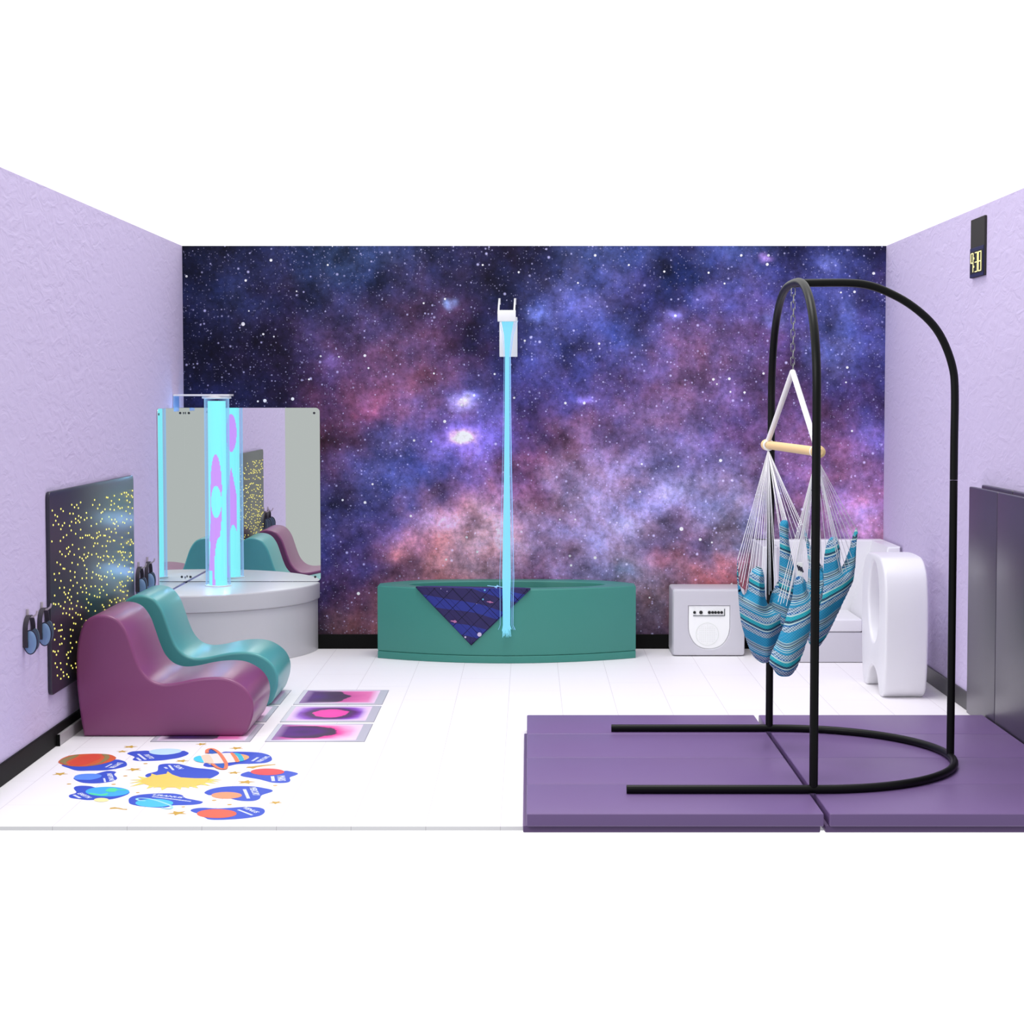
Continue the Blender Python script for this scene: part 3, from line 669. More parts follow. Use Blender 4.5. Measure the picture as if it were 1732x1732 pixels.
# ------------------------------------------------------------------ music cube
def cube():
    x0, x1, y0, y1, h = .942, 1.417, -.37, -.018, .44
    t = thing('music_cube', ((x0 + x1) / 2, (y0 + y1) / 2, 0), 'light grey padded cube with a white speaker panel beside the green pit', 'speaker cube')
    D = []
    cx = 1.181; hw = .136; top = .332
    for k in range(33):
        a = PI + PI * k / 32
        D.append((cx + hw * (abs(math.cos(a)) ** .85) * (1 if math.cos(a) > 0 else -1), .20 + .152 * math.sin(a)))
    D = [(cx - hw, top)] + D + [(cx + hw, top)]
    b = box(bmesh.new(), x0, x1, y0 + .02, y1, 0.002, h, bev=.02, seg=3)
    obj('body', b, vinG, t)
    outer = rrect(x0 + .004, x1 - .004, .006, h - .004, .02)
    obj('front_panel', prism([outer, [(p[0], p[1]) for p in D][::-1]], .013, .008, T((0, y0 + .013, 0)) @ XZ), vinG, t)
    pl = obj('speaker_plate', prism([[(cx + (p[0] - cx) * .985, .19 + (p[1] - .19) * .985) for p in D]], .004, .001, T((0, y0 + .012, 0)) @ XZ), mat('bright_white_plate', (252, 253, 252), .3), t)
    kb = mat('black_knob', (20, 22, 24), .4)
    f = y0 + .006
    for kx, r in ((1.085, .0085), (1.127, .0105), (1.182, .0095), (1.203, .0085), (1.222, .0085), (1.242, .0085), (1.262, .0085)):
        b = bmesh.new(); bmesh.ops.create_cone(b, cap_ends=True, segments=16, radius1=r * 1.15, radius2=r, depth=.012, matrix=T((kx, f - .002, .288)) @ Matrix.Rotation(PI / 2, 4, 'X')); obj('knob', b, kb, pl)
    b = bmesh.new(); box(b, 1.076, 1.284, f - .002, f + .004, .264, .268); box(b, 1.279, 1.284, f - .002, f + .004, .268, .312); obj('control_panel_shadow_line', b, mat('shadow_line_dark', (70, 78, 80), .4), pl).name = 'control_shadow_line'  # shadow line below and right of the knobs, put in as dark strips
    rg = [(cx - .012 + .075 * math.cos(2 * PI * k / 40), .145 + .075 * math.sin(2 * PI * k / 40)) for k in range(40)]; ri = [(cx - .012 + .073 * math.cos(2 * PI * k / 40), .145 + .073 * math.sin(2 * PI * k / 40)) for k in range(40)]
    obj('speaker_ring', prism([rg, ri[::-1]], .001, 0, T((0, f - .0005, 0)) @ XZ), mat('speaker_ring_grey', (222, 226, 220), .4), pl)
    b = bmesh.new()
    for a in range(-5, 6):
        for c in range(-5, 6):
            if a * a + c * c < 26: bmesh.ops.create_cone(b, cap_ends=True, segments=6, radius1=.0022, radius2=.0022, depth=.002, matrix=T((cx - .012 + a * .012, f - .001, .145 + c * .012)) @ Matrix.Rotation(PI / 2, 4, 'X'))
    o = obj('speaker_grille', b, mat('speaker_ring_grey'), pl)
cube()

# ------------------------------------------------------------------ padded armchair in the right corner
def sofa():
    t = thing('corner_armchair', (1.93, -.35, 0), 'white vinyl padded armchair in the back right corner behind the hanging chair', 'armchair')
    x0, x1, yf = 1.488, 2.368, -.66
    obj('base', B(x0 + .01, x1 - .0, yf, -.02, .002, .196, bev=.012), vinG, t)
    obj('seat_cushion', B(1.60, 2.131, yf - .004, -.13, .198, .280, bev=.018, seg=3), vinW, t)
    obj('backrest', B(x0 + .01, x1, -.135, -.018, .196, .745, bev=.016, seg=3), vinW, t)
    # arms: slender at the top, swelling towards the seat
    def arm(xs):
        return prism([xs], (abs(yf) - .03) / 2, .014, T((0, (yf - .03) / 2, 0)) @ XZ)
    obj('armrest', arm([(x0, .198), (1.60, .198), (1.598, .40), (1.590, .745), (x0, .745)]), vinG, t)
    obj('armrest', arm([(x1, .198), (2.133, .198), (2.15, .32), (2.20, .50), (2.255, .62), (2.285, .742), (x1, .742)]), vinW, t)
sofa()

# ------------------------------------------------------------------ oval foam ring
def ring():
    yc = -1.735
    C = [(.20, .003), (.265, .003), (.325, .06), (.355, .20), (.365, .40), (.355, .58), (.315, .705), (.22, .775), (.10, .79), (-.10, .79), (-.22, .775), (-.315, .705), (-.355, .58), (-.365, .40), (-.355, .20),
         (-.325, .06), (-.265, .003), (-.20, .003), (-.17, .035), (-.115, .105), (0, .14), (.115, .105), (.17, .035)]
    O = [Vector((yc + p.x, p.y)) for p in catmull([(u, z, 0) for u, z in C], 6)]
    Hh = [Vector((yc + .165 * math.cos(2 * PI * k / 56), .515 + .235 * math.sin(2 * PI * k / 56))) for k in range(56)]
    xc, half, bev = 2.115, .121, .016; b = bmesh.new(); capl = {1: [], -1: []}
    for L, sg in ((O, 1), (Hh, -1)):
        n = len(L); nr = []
        for i in range(n):
            d = (L[(i + 1) % n] - L[i - 1]).normalized(); nr.append(Vector((-d.y, d.x)) * sg)
        prof = [(-half + bev * (1 - math.cos(a)), bev * (1 - math.sin(a))) for a in [PI / 2 * k / 5 for k in range(6)]]
        prof = [(x, i) for x, i in prof]; prof = prof + [(-x, i) for x, i in prof[::-1]]
        rings = [[b.verts.new((xc + x, *(L[i] + nr[i] * ins))) for i in range(n)] for x, ins in prof]
        for A, D in zip(rings, rings[1:]):
            for i in range(n): b.faces.new((A[i], A[(i + 1) % n], D[(i + 1) % n], D[i]))
        capl[-1].append(rings[0]); capl[1].append(rings[-1])
    for side in (-1, 1):
        vs_ = capl[side][0] + capl[side][1]; P = [Vector((v.co.y, v.co.z)) for v in vs_]; n0 = len(capl[side][0]); n1 = len(capl[side][1])
        ed = [(i, (i + 1) % n0) for i in range(n0)] + [(n0 + i, n0 + (i + 1) % n1) for i in range(n1)]
        V, _e, Fc, *_ = delaunay_2d_cdt(P, ed, [], 1, 1e-7)
        for f in Fc:
            m_ = sum((V[i] for i in f), Vector((0, 0))) / len(f)
            if ((m_.x - yc) / .179) ** 2 + ((m_.y - .515) / .249) ** 2 < 1: continue
            idx = [min(range(len(P)), key=lambda q: (P[q] - V[i]).length_squared) for i in f]
            if len(set(idx)) > 2 and not b.faces.get([vs_[i] for i in idx]): b.faces.new([vs_[i] for i in idx])
    bmesh.ops.recalc_face_normals(b, faces=b.faces)
    o = obj('oval_foam_ring', b, vinW, loc=(2.113, yc, 0), smooth=50)
    tag(o, 'upright white foam oval with a slot hole and arched foot near the right wall', 'foam shape')
ring()

# ------------------------------------------------------------------ floor mats
def floor_mat(x0, x1, label):
    t = thing('folding_gym_mat', ((x0 + x1) / 2, -4.14, 0), label, 'gym mat', 'purple gym mats under the hanging chair')
    obj('lower_layer', B(x0 - .014, x1 - .010, YF + .035 - .0 - .14, -3.06 - .2, 0, .028, bev=.006), matPe, t)
    ys = [-5.245, -4.696, -4.13, -3.553, -3.029]
    for a, c in zip(ys, ys[1:]):
        obj('panel', B(x0, x1, a + .002, c - .002, .029, .08, bev=.007, seg=3), matP, t)
floor_mat(-.008, 1.148, 'purple folding gym mat, the left one fully in view')
floor_mat(1.170, 2.312, 'purple folding gym mat, the right one reaching the wall padding')

# ------------------------------------------------------------------ wall mats on the right wall
t = thing('wall_padding_mat', (XR, -3.6, .03), 'dark plum folding mat standing against the right wall, front layer', 'wall mat', 'wall mats on the right wall')
for a, c in ((-3.235, -2.655), (-3.82, -3.24), (-4.405, -3.825), (-4.99, -4.41)):
    obj('panel', B(XR - .066, XR - .036, a, c, .025, 1.225, bev=.008, seg=3), wallP, t)
t = thing('wall_padding_mat', (XR, -3.7, .03), 'dark plum folding mat behind the front wall mat, only its edge showing', 'wall mat', 'wall mats on the right wall')
for a, c in ((-3.39, -2.785), (-3.99, -3.40), (-4.59, -4.0), (-5.09, -4.6)):
    obj('panel', B(XR - .033, XR - .002, a, c, .098, 1.24, bev=.008, seg=3), wallP, t)

# ------------------------------------------------------------------ clock
t = thing('digital_clock', (XR, -2.55, 2.33), 'black digital wall clock showing 9:38 high on the right wall', 'clock')
obj('case', B(XR - .014, XR - .001, -2.695, -2.40, 2.330, 2.640, bev=.002, seg=1), mat('graphite_case', (60, 58, 58), .8, spec=.1), t)
obj('display', B(XR - .017, XR - .014, -2.694, -2.401, 2.331, 2.487, bev=.001, seg=1), mat('navy_display', (24, 26, 74), .6, spec=.2), t)
obj('display_window', B(XR - .0178, XR - .017, -2.685, -2.41, 2.35, 2.468), mat('dark_display', (12, 12, 30), .6, spec=.2), t, smooth=0)
b = bmesh.new(); dx_ = XR - .0185
def seg(pts):
    tube(b, [(dx_, -2.401 - u, 2.358 + v) for u, v in pts], .0024, 6)
def digit(u0, ch, w_=.052, h=.100):
    S_ = {'a': [(0, h), (w_, h)], 'g': [(0, h / 2), (w_, h / 2)], 'd': [(0, 0), (w_, 0)], 'f': [(0, h / 2), (0, h)], 'b': [(w_, h / 2), (w_, h)], 'e': [(0, 0), (0, h / 2)], 'c': [(w_, 0), (w_, h / 2)]}
    for k in {'9': 'abfgc', '3': 'abgcd', '8': 'abcdefg'}[ch]: seg([(u0 + p, q) for p, q in S_[k]])
digit(.034, '9', .046); digit(.122, '3', .05); digit(.196, '8', .054)
for v in (.028, .072): seg([(.100, v - .005), (.100, v + .005)])
me = b
obj('digits', me, mat('yellow_led', (250, 235, 150), .5, emit=(255, 242, 160), es=.72), t, smooth=0)

# ------------------------------------------------------------------ hammock stand
HX, HY = 1.163, -4.19
def stand():
    t = thing('hammock_stand', (HX, HY, .08), 'black tubular hammock stand with arched hoop standing on the purple mats', 'hammock stand')
    r = .0178; zb = .08 + r
    P = [(.40, HY + .69, zb), (.8, HY + .69, zb), (1.19, HY + .69, zb)]
    for k in range(1, 36):
        a = PI / 2 - PI * k / 36; P.append((1.19 + .69 * math.cos(a), HY + .69 * math.sin(a), zb))
    P += [(1.19, HY - .69, zb), (.8, HY - .69, zb), (.40, HY - .69, zb)]
    b = bmesh.new(); tube(b, P, r, 14); obj('base_rail', b, blk, t)
    P = [(HX, HY + .69, zb + .01), (HX, HY + .69, .9), (HX, HY + .69, 1.55), (HX, HY + .69, 1.70)]
    zt = 2.195 - 1.70
    top = []
    for k in range(1, 40):
        a = PI * k / 40; c = math.cos(a)
        u = abs(c) ** .85 * (1 if c > 0 else -1); top.append((HX, HY + .69 * u, 1.70 + zt * max(0, 1 - abs(u) ** 2.9) ** .5))
    P = P + top + [(HX, HY - .69, 1.70), (HX, HY - .69, 1.55), (HX, HY - .69, .9), (HX, HY - .69, zb + .01)]
    b = bmesh.new(); tube(b, P, r, 14); obj('hoop', b, blk, t)
    P = catmull([(HX, HY, 2.195, ), (1.27, HY, 2.197), (1.406, HY, 2.197), (1.487, HY, 2.188), (1.565, HY, 2.163), (1.67, HY, 2.108), (1.765, HY, 2.030), (1.825, HY, 1.945), (1.868, HY, 1.83), (1.880, HY, 1.72), (1.880, HY, 1.5), (1.880, HY, 1.33)], 5, closed=False)
    b = bmesh.new(); tube(b, P, r, 14); obj('rear_support', b, blk, t)
    b = bmesh.new(); tube(b, [(1.880, HY, 1.328), (1.880, HY, zb)], r * .97, 14); obj('rear_support_lower', b, blk, t).name = 'lower_post'
    b = bmesh.new(); tube(b, [(HX, HY - .69, 1.318), (HX, HY - .69, 1.322)], r * 1.06, 14); obj('joint_collar', b, blk, t)
stand()

# ------------------------------------------------------------------ chain
BZ = 1.47; YA, YB = -3.60, -4.72      # far and near ends of the spreader bar
XA, XB = 1.128, 1.198
t = thing('hanging_chain', (1.164, HY, 2.18), 'thin grey steel chain hanging from the top of the hoop', 'chain')
nl = 12; z0c, z1c = 2.173, 1.808; st_ = (z0c - z1c) / nl
for i in range(nl):
    zc = z0c - (i + .5) * st_; hl = st_ * .5 + .0045; hw = .0085; P = []
    for k in range(24):
        a = 2 * PI * k / 24; c, s = math.cos(a), math.sin(a)
        h_ = hw * c; v_z = zc + (hl - hw) * (1 if s > 0 else -1) * (1 if abs(s) > .01 else 0) + hw * s
        P.append((1.164 + h_, HY, v_z) if i % 2 == 0 else (1.164 + .0015, HY + h_, v_z))
    b = bmesh.new(); tube(b, P, .0019, 6, closed=True); obj('chain_link', b, chainm, t)

# ------------------------------------------------------------------ hanging chair
def inflate(name, pts_px, y, th, parent, m, sfun, res=.009, bias=0.0):
    """cushioned cloth lobe: outline at distance y, padded to thickness th"""
    L = catmull([(*Wp(px, py, y), 0) for px, py in pts_px], 5)
    L = [Vector((p.x, p.y)) for p in L]; n = len(L)
    def inside(p):
        c = False
        for i in range(n):
            a, b_ = L[i], L[i - 1]
            if (a.y > p.y) != (b_.y > p.y) and p.x < (b_.x - a.x) * (p.y - a.y) / (b_.y - a.y) + a.x: c = not c
        return c
    def dist(p):
        best = 9
        for i in range(n):
            a, b_ = L[i], L[i - 1]; ab = b_ - a; q = ab.length_squared
            t_ = max(0, min(1, (p - a).dot(ab) / q)) if q else 0
            best = min(best, (a + ab * t_ - p).length)
        return best
    P = list(L); D = [0.0] * n
    x0 = min(p.x for p in L); x1 = max(p.x for p in L); z0 = min(p.y for p in L); z1 = max(p.y for p in L)
    x = x0
    while x < x1:
        z = z0
        while z < z1:
            p = Vector((x + res * .1 * math.sin(z * 900), z))
            if inside(p):
                d = dist(p)
                if d > res * .45: P.append(p); D.append(d)
            z += res
        x += res
    V, E_, Fc, *_ = delaunay_2d_cdt(P, [(i, (i + 1) % n) for i in range(n)], [], 1, 1e-6)
    # map back depth
    DD = []
    for v in V:
        k = min(range(len(P)), key=lambda i: (P[i] - v).length_squared) if len(V) != len(P) else len(DD)
        DD.append(D[k])
    mxd = max(DD); b = bmesh.new(); fr_ = []; bk = []; sa_ = []
    lay = b.verts.layers.float.new('stripe')
    for v, d in zip(V, DD):
        h_ = th * math.sqrt(max(0, 1 - (1 - d / mxd) ** 2))
        ripple = .006 * math.sin(v.x * 55 + v.y * 12) * min(1, d / .02)
        a = b.verts.new((v.x, y - h_ + ripple, v.y)); a[lay] = sfun(v.x, v.y); fr_.append(a)
        if d <= 1e-9: bk.append(a)
        else:
            c = b.verts.new((v.x, y + h_ * .9 + ripple, v.y)); c[lay] = sfun(v.x, v.y); bk.append(c)
    for f in Fc:
        try: b.faces.new([fr_[i] for i in f])
        except ValueError: pass
        try: b.faces.new([bk[i] for i in reversed(f)])
        except ValueError: pass
    bmesh.ops.recalc_face_normals(b, faces=b.faces)
    return obj(name, b, m, parent, smooth=80)

def stripe_mat():
    m = mat('blue_striped_weave', (60, 150, 200), .8, spec=.15); N = m.node_tree.nodes
    at = N.new('ShaderNodeAttribute'); at.attribute_name = 'stripe'; g = N.new('ShaderNodeNewGeometry')
    fr = M(m, 'FRACT', at.outputs['Fac'])
    cr_ = N.new('ShaderNodeValToRGB'); cr_.color_ramp.interpolation = 'CONSTANT'; lk(m, fr, cr_.inputs[0]); E = cr_.color_ramp.elements
    BL, WH, TQ, NV, MB, GB = (6, 92, 148), (178, 204, 204), (18, 158, 172), (24, 66, 92), (26, 136, 176), (92, 124, 146)
    L = [(0, MB), (.10, GB), (.20, BL), (.25, WH), (.285, NV), (.335, TQ), (.425, WH), (.46, BL), (.505, GB), (.60, MB), (.655, WH), (.67, MB), (.70, WH), (.725, BL), (.75, WH), (.765, NV), (.79, WH), (.81, GB), (.86, WH), (.875, MB)]
    E[0].position = 0; E[0].color = (*s2l(L[0][1]), 1); E[1].position = L[1][0]; E[1].color = (*s2l(L[1][1]), 1)
    for p, c in L[2:]: q = E.new(p); q.color = (*s2l(c), 1)
    # woven lattice in the grey-blue bands
    s_ = N.new('ShaderNodeSeparateXYZ'); lk(m, g.outputs['Position'], s_.inputs[0])
    a = M(m, 'PINGPONG', M(m, 'MULTIPLY', M(m, 'ADD', s_.outputs['X'], s_.outputs['Z']), 85), .5); c = M(m, 'PINGPONG', M(m, 'MULTIPLY', M(m, 'SUBTRACT', s_.outputs['X'], s_.outputs['Z']), 85), .5)
    lat = M(m, 'LESS_THAN', M(m, 'MINIMUM', a, c), .12)
    inb = M(m, 'MAXIMUM', M(m, 'MULTIPLY', M(m, 'GREATER_THAN', fr, .47), M(m, 'LESS_THAN', fr, .60)), M(m, 'MULTIPLY', M(m, 'GREATER_THAN', fr, .10), M(m, 'LESS_THAN', fr, .22)))
    mx = N.new('ShaderNodeMix'); mx.data_type = 'RGBA'; mx.inputs['B'].default_value = (*s2l((205, 218, 230)), 1); lk(m, cr_.outputs[0], mx.inputs['A']); lk(m, M(m, 'MULTIPLY', lat, M(m, 'MULTIPLY_ADD', inb, .7, .08)), mx.inputs['Factor'])
    nz = N.new('ShaderNodeTexNoise'); nz.inputs['Scale'].default_value = 140; lk(m, g.outputs['Position'], nz.inputs['Vector'])
    bp = N.new('ShaderNodeBump'); bp.inputs['Strength'].default_value = .3; bp.inputs['Distance'].default_value = .002; lk(m, nz.outputs['Fac'], bp.inputs['Height']); lk(m, bp.outputs[0], bsdf(m).inputs['Normal'])
    lk(m, mx.outputs['Result'], bsdf(m).inputs['Base Color']); return m
weave = stripe_mat()
PER = .182
def hanging_chair():
    t = thing('hammock_chair', (1.163, HY, .47), 'blue striped hanging hammock chair with white cords and wooden bar', 'hanging chair')
    b = bmesh.new(); A = Vector((XA, YA, BZ)); Bv = Vector((XB, YB, BZ)); d = (Bv - A)
    tube(b, [A + d * .02, A + d * .98], .020, 16)
    tube(b, [A - d * .028, A - d * .02, A + d * .0, A + d * .035, A + d * .05], .024, 18, rs=[.012, .024, .027, .027, .018])
    tube(b, [Bv + d * .028, Bv + d * .02, Bv, Bv - d * .035, Bv - d * .05], .024, 18, rs=[.012, .024, .027, .027, .018])
    obj('spreader_bar', b, wood, t)
    topP = Vector((1.164, HY, 1.807))
    for E_, s in ((A, 1), (Bv, -1)):
        b = bmesh.new(); tube(b, [topP + Vector((0, .004 * s, 0)), E_ + Vector((0, -s * .06, .02))], .0125, 12); obj('suspension_rope', b, rope, t)
        b = bmesh.new(); P = [(E_.x + .0215 * math.cos(a), E_.y - s * .075, E_.z + .0215 * math.sin(a)) for a in [2 * PI * k / 20 for k in range(20)]]; tube(b, P, .006, 8, closed=True); obj('rope_loop', b, rope, t)
    # cloth
    yA, yB, yC, yD = -3.86, -4.50, -4.22, -4.05
    xm = Wp(1290, 1100, yA)[0]
    wv = lambda x, c: math.sqrt((x - c) ** 2 + .0006)
    sA = lambda x, z: (z - .50 * wv(x, 1.085) - .638) / PER + .38
    sB = lambda x, z: (z - .62 * wv(x, 1.085) - .552) / PER + .38
    sC = lambda x, z: (z - .62 * (x - 1.30) - .03) / PER
    sD = lambda x, z: (z + .4 * (x - 1.25)) / PER
    inflate('back_cloth', [(1370, 1090), (1382, 1096), (1391, 1085), (1404, 1064), (1419, 1033), (1431, 1007), (1443, 981), (1446, 960), (1448, 930), (1450, 893), (1443, 905), (1435, 934), (1423, 960), (1421, 938), (1419, 915), (1412, 908), (1404, 910), (1397, 924), (1394, 946), (1391, 975), (1380, 1010), (1369, 1040), (1364, 1070)], yC, .10, t, weave, sC)
    inflate('side_cloth', [(1358, 889), (1364, 902), (1371, 922), (1380, 940), (1390, 960), (1392, 985), (1390, 1007), (1385, 1028), (1374, 1048), (1360, 1040), (1352, 1015), (1348, 990), (1356, 975), (1366, 985), (1367, 960), (1365, 930), (1360, 905)], yD, .05, t, weave, sD)
    inflate('head_cloth', [(1318, 1000), (1317, 983), (1319, 929), (1319, 886), (1330, 880), (1334, 888), (1334.5, 915), (1340, 945), (1346, 975), (1349, 1000), (1340, 1040), (1325, 1060), (1312, 1050), (1306, 1020)], -3.93, .05, t, weave, sD)
    inflate('seat_cloth', [(1247.4, 946), (1249.5, 980), (1256, 1004), (1262, 1003), (1266, 988), (1268, 970), (1275, 960.5), (1282.5, 958), (1290, 964), (1293, 981), (1295, 1010), (1300, 1022), (1305, 1004), (1317, 983), (1326, 985), (1334, 990), (1335, 1026), (1326, 1060), (1317, 1085), (1308, 1108), (1301, 1118), (1289.5, 1121.5), (1275, 1111), (1267, 1096), (1260, 1076), (1254, 1055), (1251, 1033), (1248.6, 1005), (1246.6, 975)], yA, .13, t, weave, sA)
    inflate('lap_cloth', [(1340, 1010), (1344, 981), (1349, 973.5), (1356, 975), (1362, 984), (1366, 1000), (1372, 1000), (1380, 985), (1388, 960), (1392, 960), (1392, 1000), (1386, 1025), (1378, 1045), (1370, 1068), (1364, 1085), (1357, 1106), (1348, 1127), (1338, 1140), (1326, 1144.5), (1315, 1141), (1307, 1130), (1301, 1117), (1314, 1085), (1325, 1058), (1334, 1030)], yB, .11, t, weave, sB)
    # label patch
    p = Wp(1352, 955, -4.58)
    lb = obj('sewn_label', B(p[0] - .014, p[0] + .008, -4.615, -4.608, p[1] - .045, p[1] + .012, bev=.002), white, t); lb['label'] = 'white sewn label with navy stripes'
    nav = mat('navy_label_stripe', (30, 30, 58), .6)
    for k in range(3):
        b = B(-.003, .003, -.0008, .0008, -.012, .012); b.transform(T((p[0] - .010 + k * .0085, -4.6165, p[1] - .010 - k * .004)) @ Matrix.Rotation(-.35, 4, 'Y')); obj('navy_stripe', b, nav, lb)
    # cords: far bundle and near bundle
    def cord(E_, px, py, y, r=.0014):
        q = Wp(px, py, y); b = bmesh.new(); s = Vector((E_.x, E_.y + (-.06 if E_.y > HY else .06), E_.z - .022)); e_ = Vector((q[0], y, q[1]))
        mid = s.lerp(e_, .5) + Vector((0, 0, -.006)); tube(b, [s, mid, e_], r, 5); obj('cord', b, cordm, t)
    for px, py in ((1247.5, 947), (1248.5, 962), (1250, 975), (1253, 985), (1256, 992), (1261, 1004), (1268, 962), (1270, 972), (1277, 961), (1283, 958), (1289, 962), (1293, 985), (1296, 1004), (1301, 1006), (1304, 1000), (1310, 990), (1314, 985)):
        cord(A, px, py, yA - .02)
    for px, py in ((1319, 900), (1320, 890), (1324, 884), (1326, 882), (1328, 881), (1330, 881), (1332, 884), (1336, 900), (1340, 915), (1345, 908), (1350, 900), (1352, 892), (1355, 889), (1358, 889)):
        cord(A, px, py, -3.93)
    for px, py in ((1316, 1018), (1320, 1022), (1325, 1020), (1330, 1025), (1334, 1012), (1336, 1005), (1338, 996), (1340, 990), (1343, 985), (1346, 978), (1349, 974), (1352, 975), (1356, 978), (1363, 1020), (1368, 1000)):
        cord(Bv, px, py, yB - .115 if px < 1336 else yB - .02)
    for px, py in ((1390, 958), (1391, 970), (1392, 990), (1392.5, 1010), (1397, 925), (1404, 911), (1408, 909), (1412, 909), (1418, 940), (1423, 961), (1427, 995), (1432, 998), (1438, 990), (1442, 975), (1445, 955), (1447, 935), (1448, 912), (1449, 896), (1415, 912), (1421, 930), (1385, 930), (1388, 945)):
        cord(Bv, px, py, yC - .02)
    return t
hanging_chair()

# ------------------------------------------------------------------ floor stickers
royal = mat('royal_blue_vinyl', (44, 78, 200), .5); gold = mat('gold_vinyl', (208, 164, 52), .5); inkW = mat('white_print', (240, 244, 255), .5)
def FA(x, y): return G(80 + x / 8.248, 1240 + y / 8.248)
def FB(x, y): return G(200 + x / 10.825, 1240 + y / 10.825)
def FC(x, y): return G(310 + x / 8.66, 1240 + y / 8.66)
def ell(cx, cy, rx, ry, n=36, tilt=0): return [(cx + rx * math.cos(2 * PI * k / n), cy + ry * math.sin(2 * PI * k / n) + tilt * rx * math.cos(2 * PI * k / n)) for k in range(n)]
def flat(name, f, pts, z, m, parent, smooth=True, n=4):
    q = [f(*p) for p in pts]
    if smooth: q = [(p.x, p.y) for p in catmull([(a.x, a.y, 0) for a in q], n)]
    return obj(name, prism([q], .00035, 0, T((0, 0, z + .00035))), m, parent, smooth=0)
def words(f, txt, p0, p1, size, z, parent, bars=None):
    a = f(*p0); c = f(*p1); d = c - a; L = d.length; me = text_mesh(txt, 1.0, .002, .02)
    xs = [v.co.x for v in me.vertices]; w_ = max(xs) - min(xs)
    ang = math.atan2(d.y, d.x)
    me.transform(T(((a.x + c.x) / 2, (a.y + c.y) / 2, z)) @ Matrix.Rotation(ang, 4, 'Z') @ Matrix.Diagonal((L / w_, size, .1, 1)))
    obj('lettering', me, inkW, parent, smooth=0)
def subline(f, p0, p1, wd, z, parent):
    wd *= .6
    a = f(*p0); c = f(*p1); d = (c - a); L = d.length; d.normalize(); n_ = Vector((-d.y, d.x)) * wd / 2; b = bmesh.new(); s = 0; random.seed(int(L * 1000))
    while s < L - .004:
        w_ = random.uniform(.006, .014); e_ = min(L, s + w_)
        vs_ = [b.verts.new((*(a + d * u_ + n_ * k), z)) for u_, k in ((s, -1), (e_, -1), (e_, 1), (s, 1))]; b.faces.new(vs_); s = e_ + .0025
    r_ = bmesh.ops.extrude_face_region(b, geom=b.faces[:]); bmesh.ops.translate(b, verts=[v for v in r_['geom'] if isinstance(v, bmesh.types.BMVert)], vec=(0, 0, .0003)); bmesh.ops.recalc_face_normals(b, faces=b.faces)
    obj('small_print', b, inkW, parent, smooth=0)
def sticker(name, f, back, label):
    q = [f(*p) for p in back]; c = sum(q, Vector((0, 0))) / len(q)
    t = thing(name, (c.x, c.y, 0), label, 'floor sticker', 'planet floor stickers')
    flat('backing', f, back, 0, royal, t); return t
Z1, Z2, Z3, Z4 = .0008, .0016, .0024, .0032
# striped orange planet
t = sticker('planet_sticker', FA, [(200, 445), (300, 490), (420, 525), (600, 525), (800, 520), (950, 500), (1060, 475), (1110, 450), (1100, 410), (1050, 385), (950, 370), (700, 400), (400, 420)], 'floor sticker of a big orange and olive banded planet, leftmost')
JP = [(155, 400), (200, 360), (300, 320), (430, 300), (600, 292), (750, 292), (880, 305), (950, 335), (955, 360), (900, 395), (800, 425), (650, 455), (500, 468), (350, 465), (230, 445), (165, 420)]
pl = flat('planet', FA, JP, Z1, mat('orange_planet', (216, 92, 48), .5), t); ol = mat('olive_band', (150, 128, 78), .5); rd = mat('red_band', (218, 72, 48), .5)
flat('band', FA, [(200, 420), (170, 400), (230, 360), (330, 325), (420, 305), (440, 315), (380, 350), (300, 385), (260, 420), (290, 445), (240, 440)], Z2, ol, pl)
flat('band', FA, [(560, 460), (700, 430), (760, 390), (800, 340), (760, 300), (840, 305), (870, 335), (840, 380), (760, 420), (680, 445)], Z2, ol, pl)
flat('band', FA, [(300, 420), (400, 360), (520, 320), (650, 300), (730, 310), (740, 350), (660, 390), (540, 440), (420, 455), (330, 445)], Z2, rd, pl)
words(FA, 'JUPITER', (1030, 415), (880, 492), .034, Z1 + .0004, t); subline(FA, (900, 432), (815, 478), .014, Z1, t)
# small blue planet
t = sticker('planet_sticker', FA, [(370, 625), (400, 660), (480, 690), (600, 702), (750, 698), (900, 675), (965, 645), (970, 620), (935, 585), (940, 565), (960, 545), (900, 530), (820, 532), (730, 555), (650, 575), (500, 600)], 'floor sticker of a mid-blue planet under the orange banded one')
flat('planet', FA, [(375, 625), (390, 600), (450, 580), (560, 570), (680, 572), (750, 590), (752, 610), (700, 635), (600, 655), (500, 655), (400, 650)], Z1, mat('mid_blue_planet', (88, 142, 240), .5), t)
words(FA, 'NEPTUNE', (860, 566), (900, 668), .030, Z1 + .0004, t); subline(FA, (792, 632), (808, 690), .014, Z1, t)
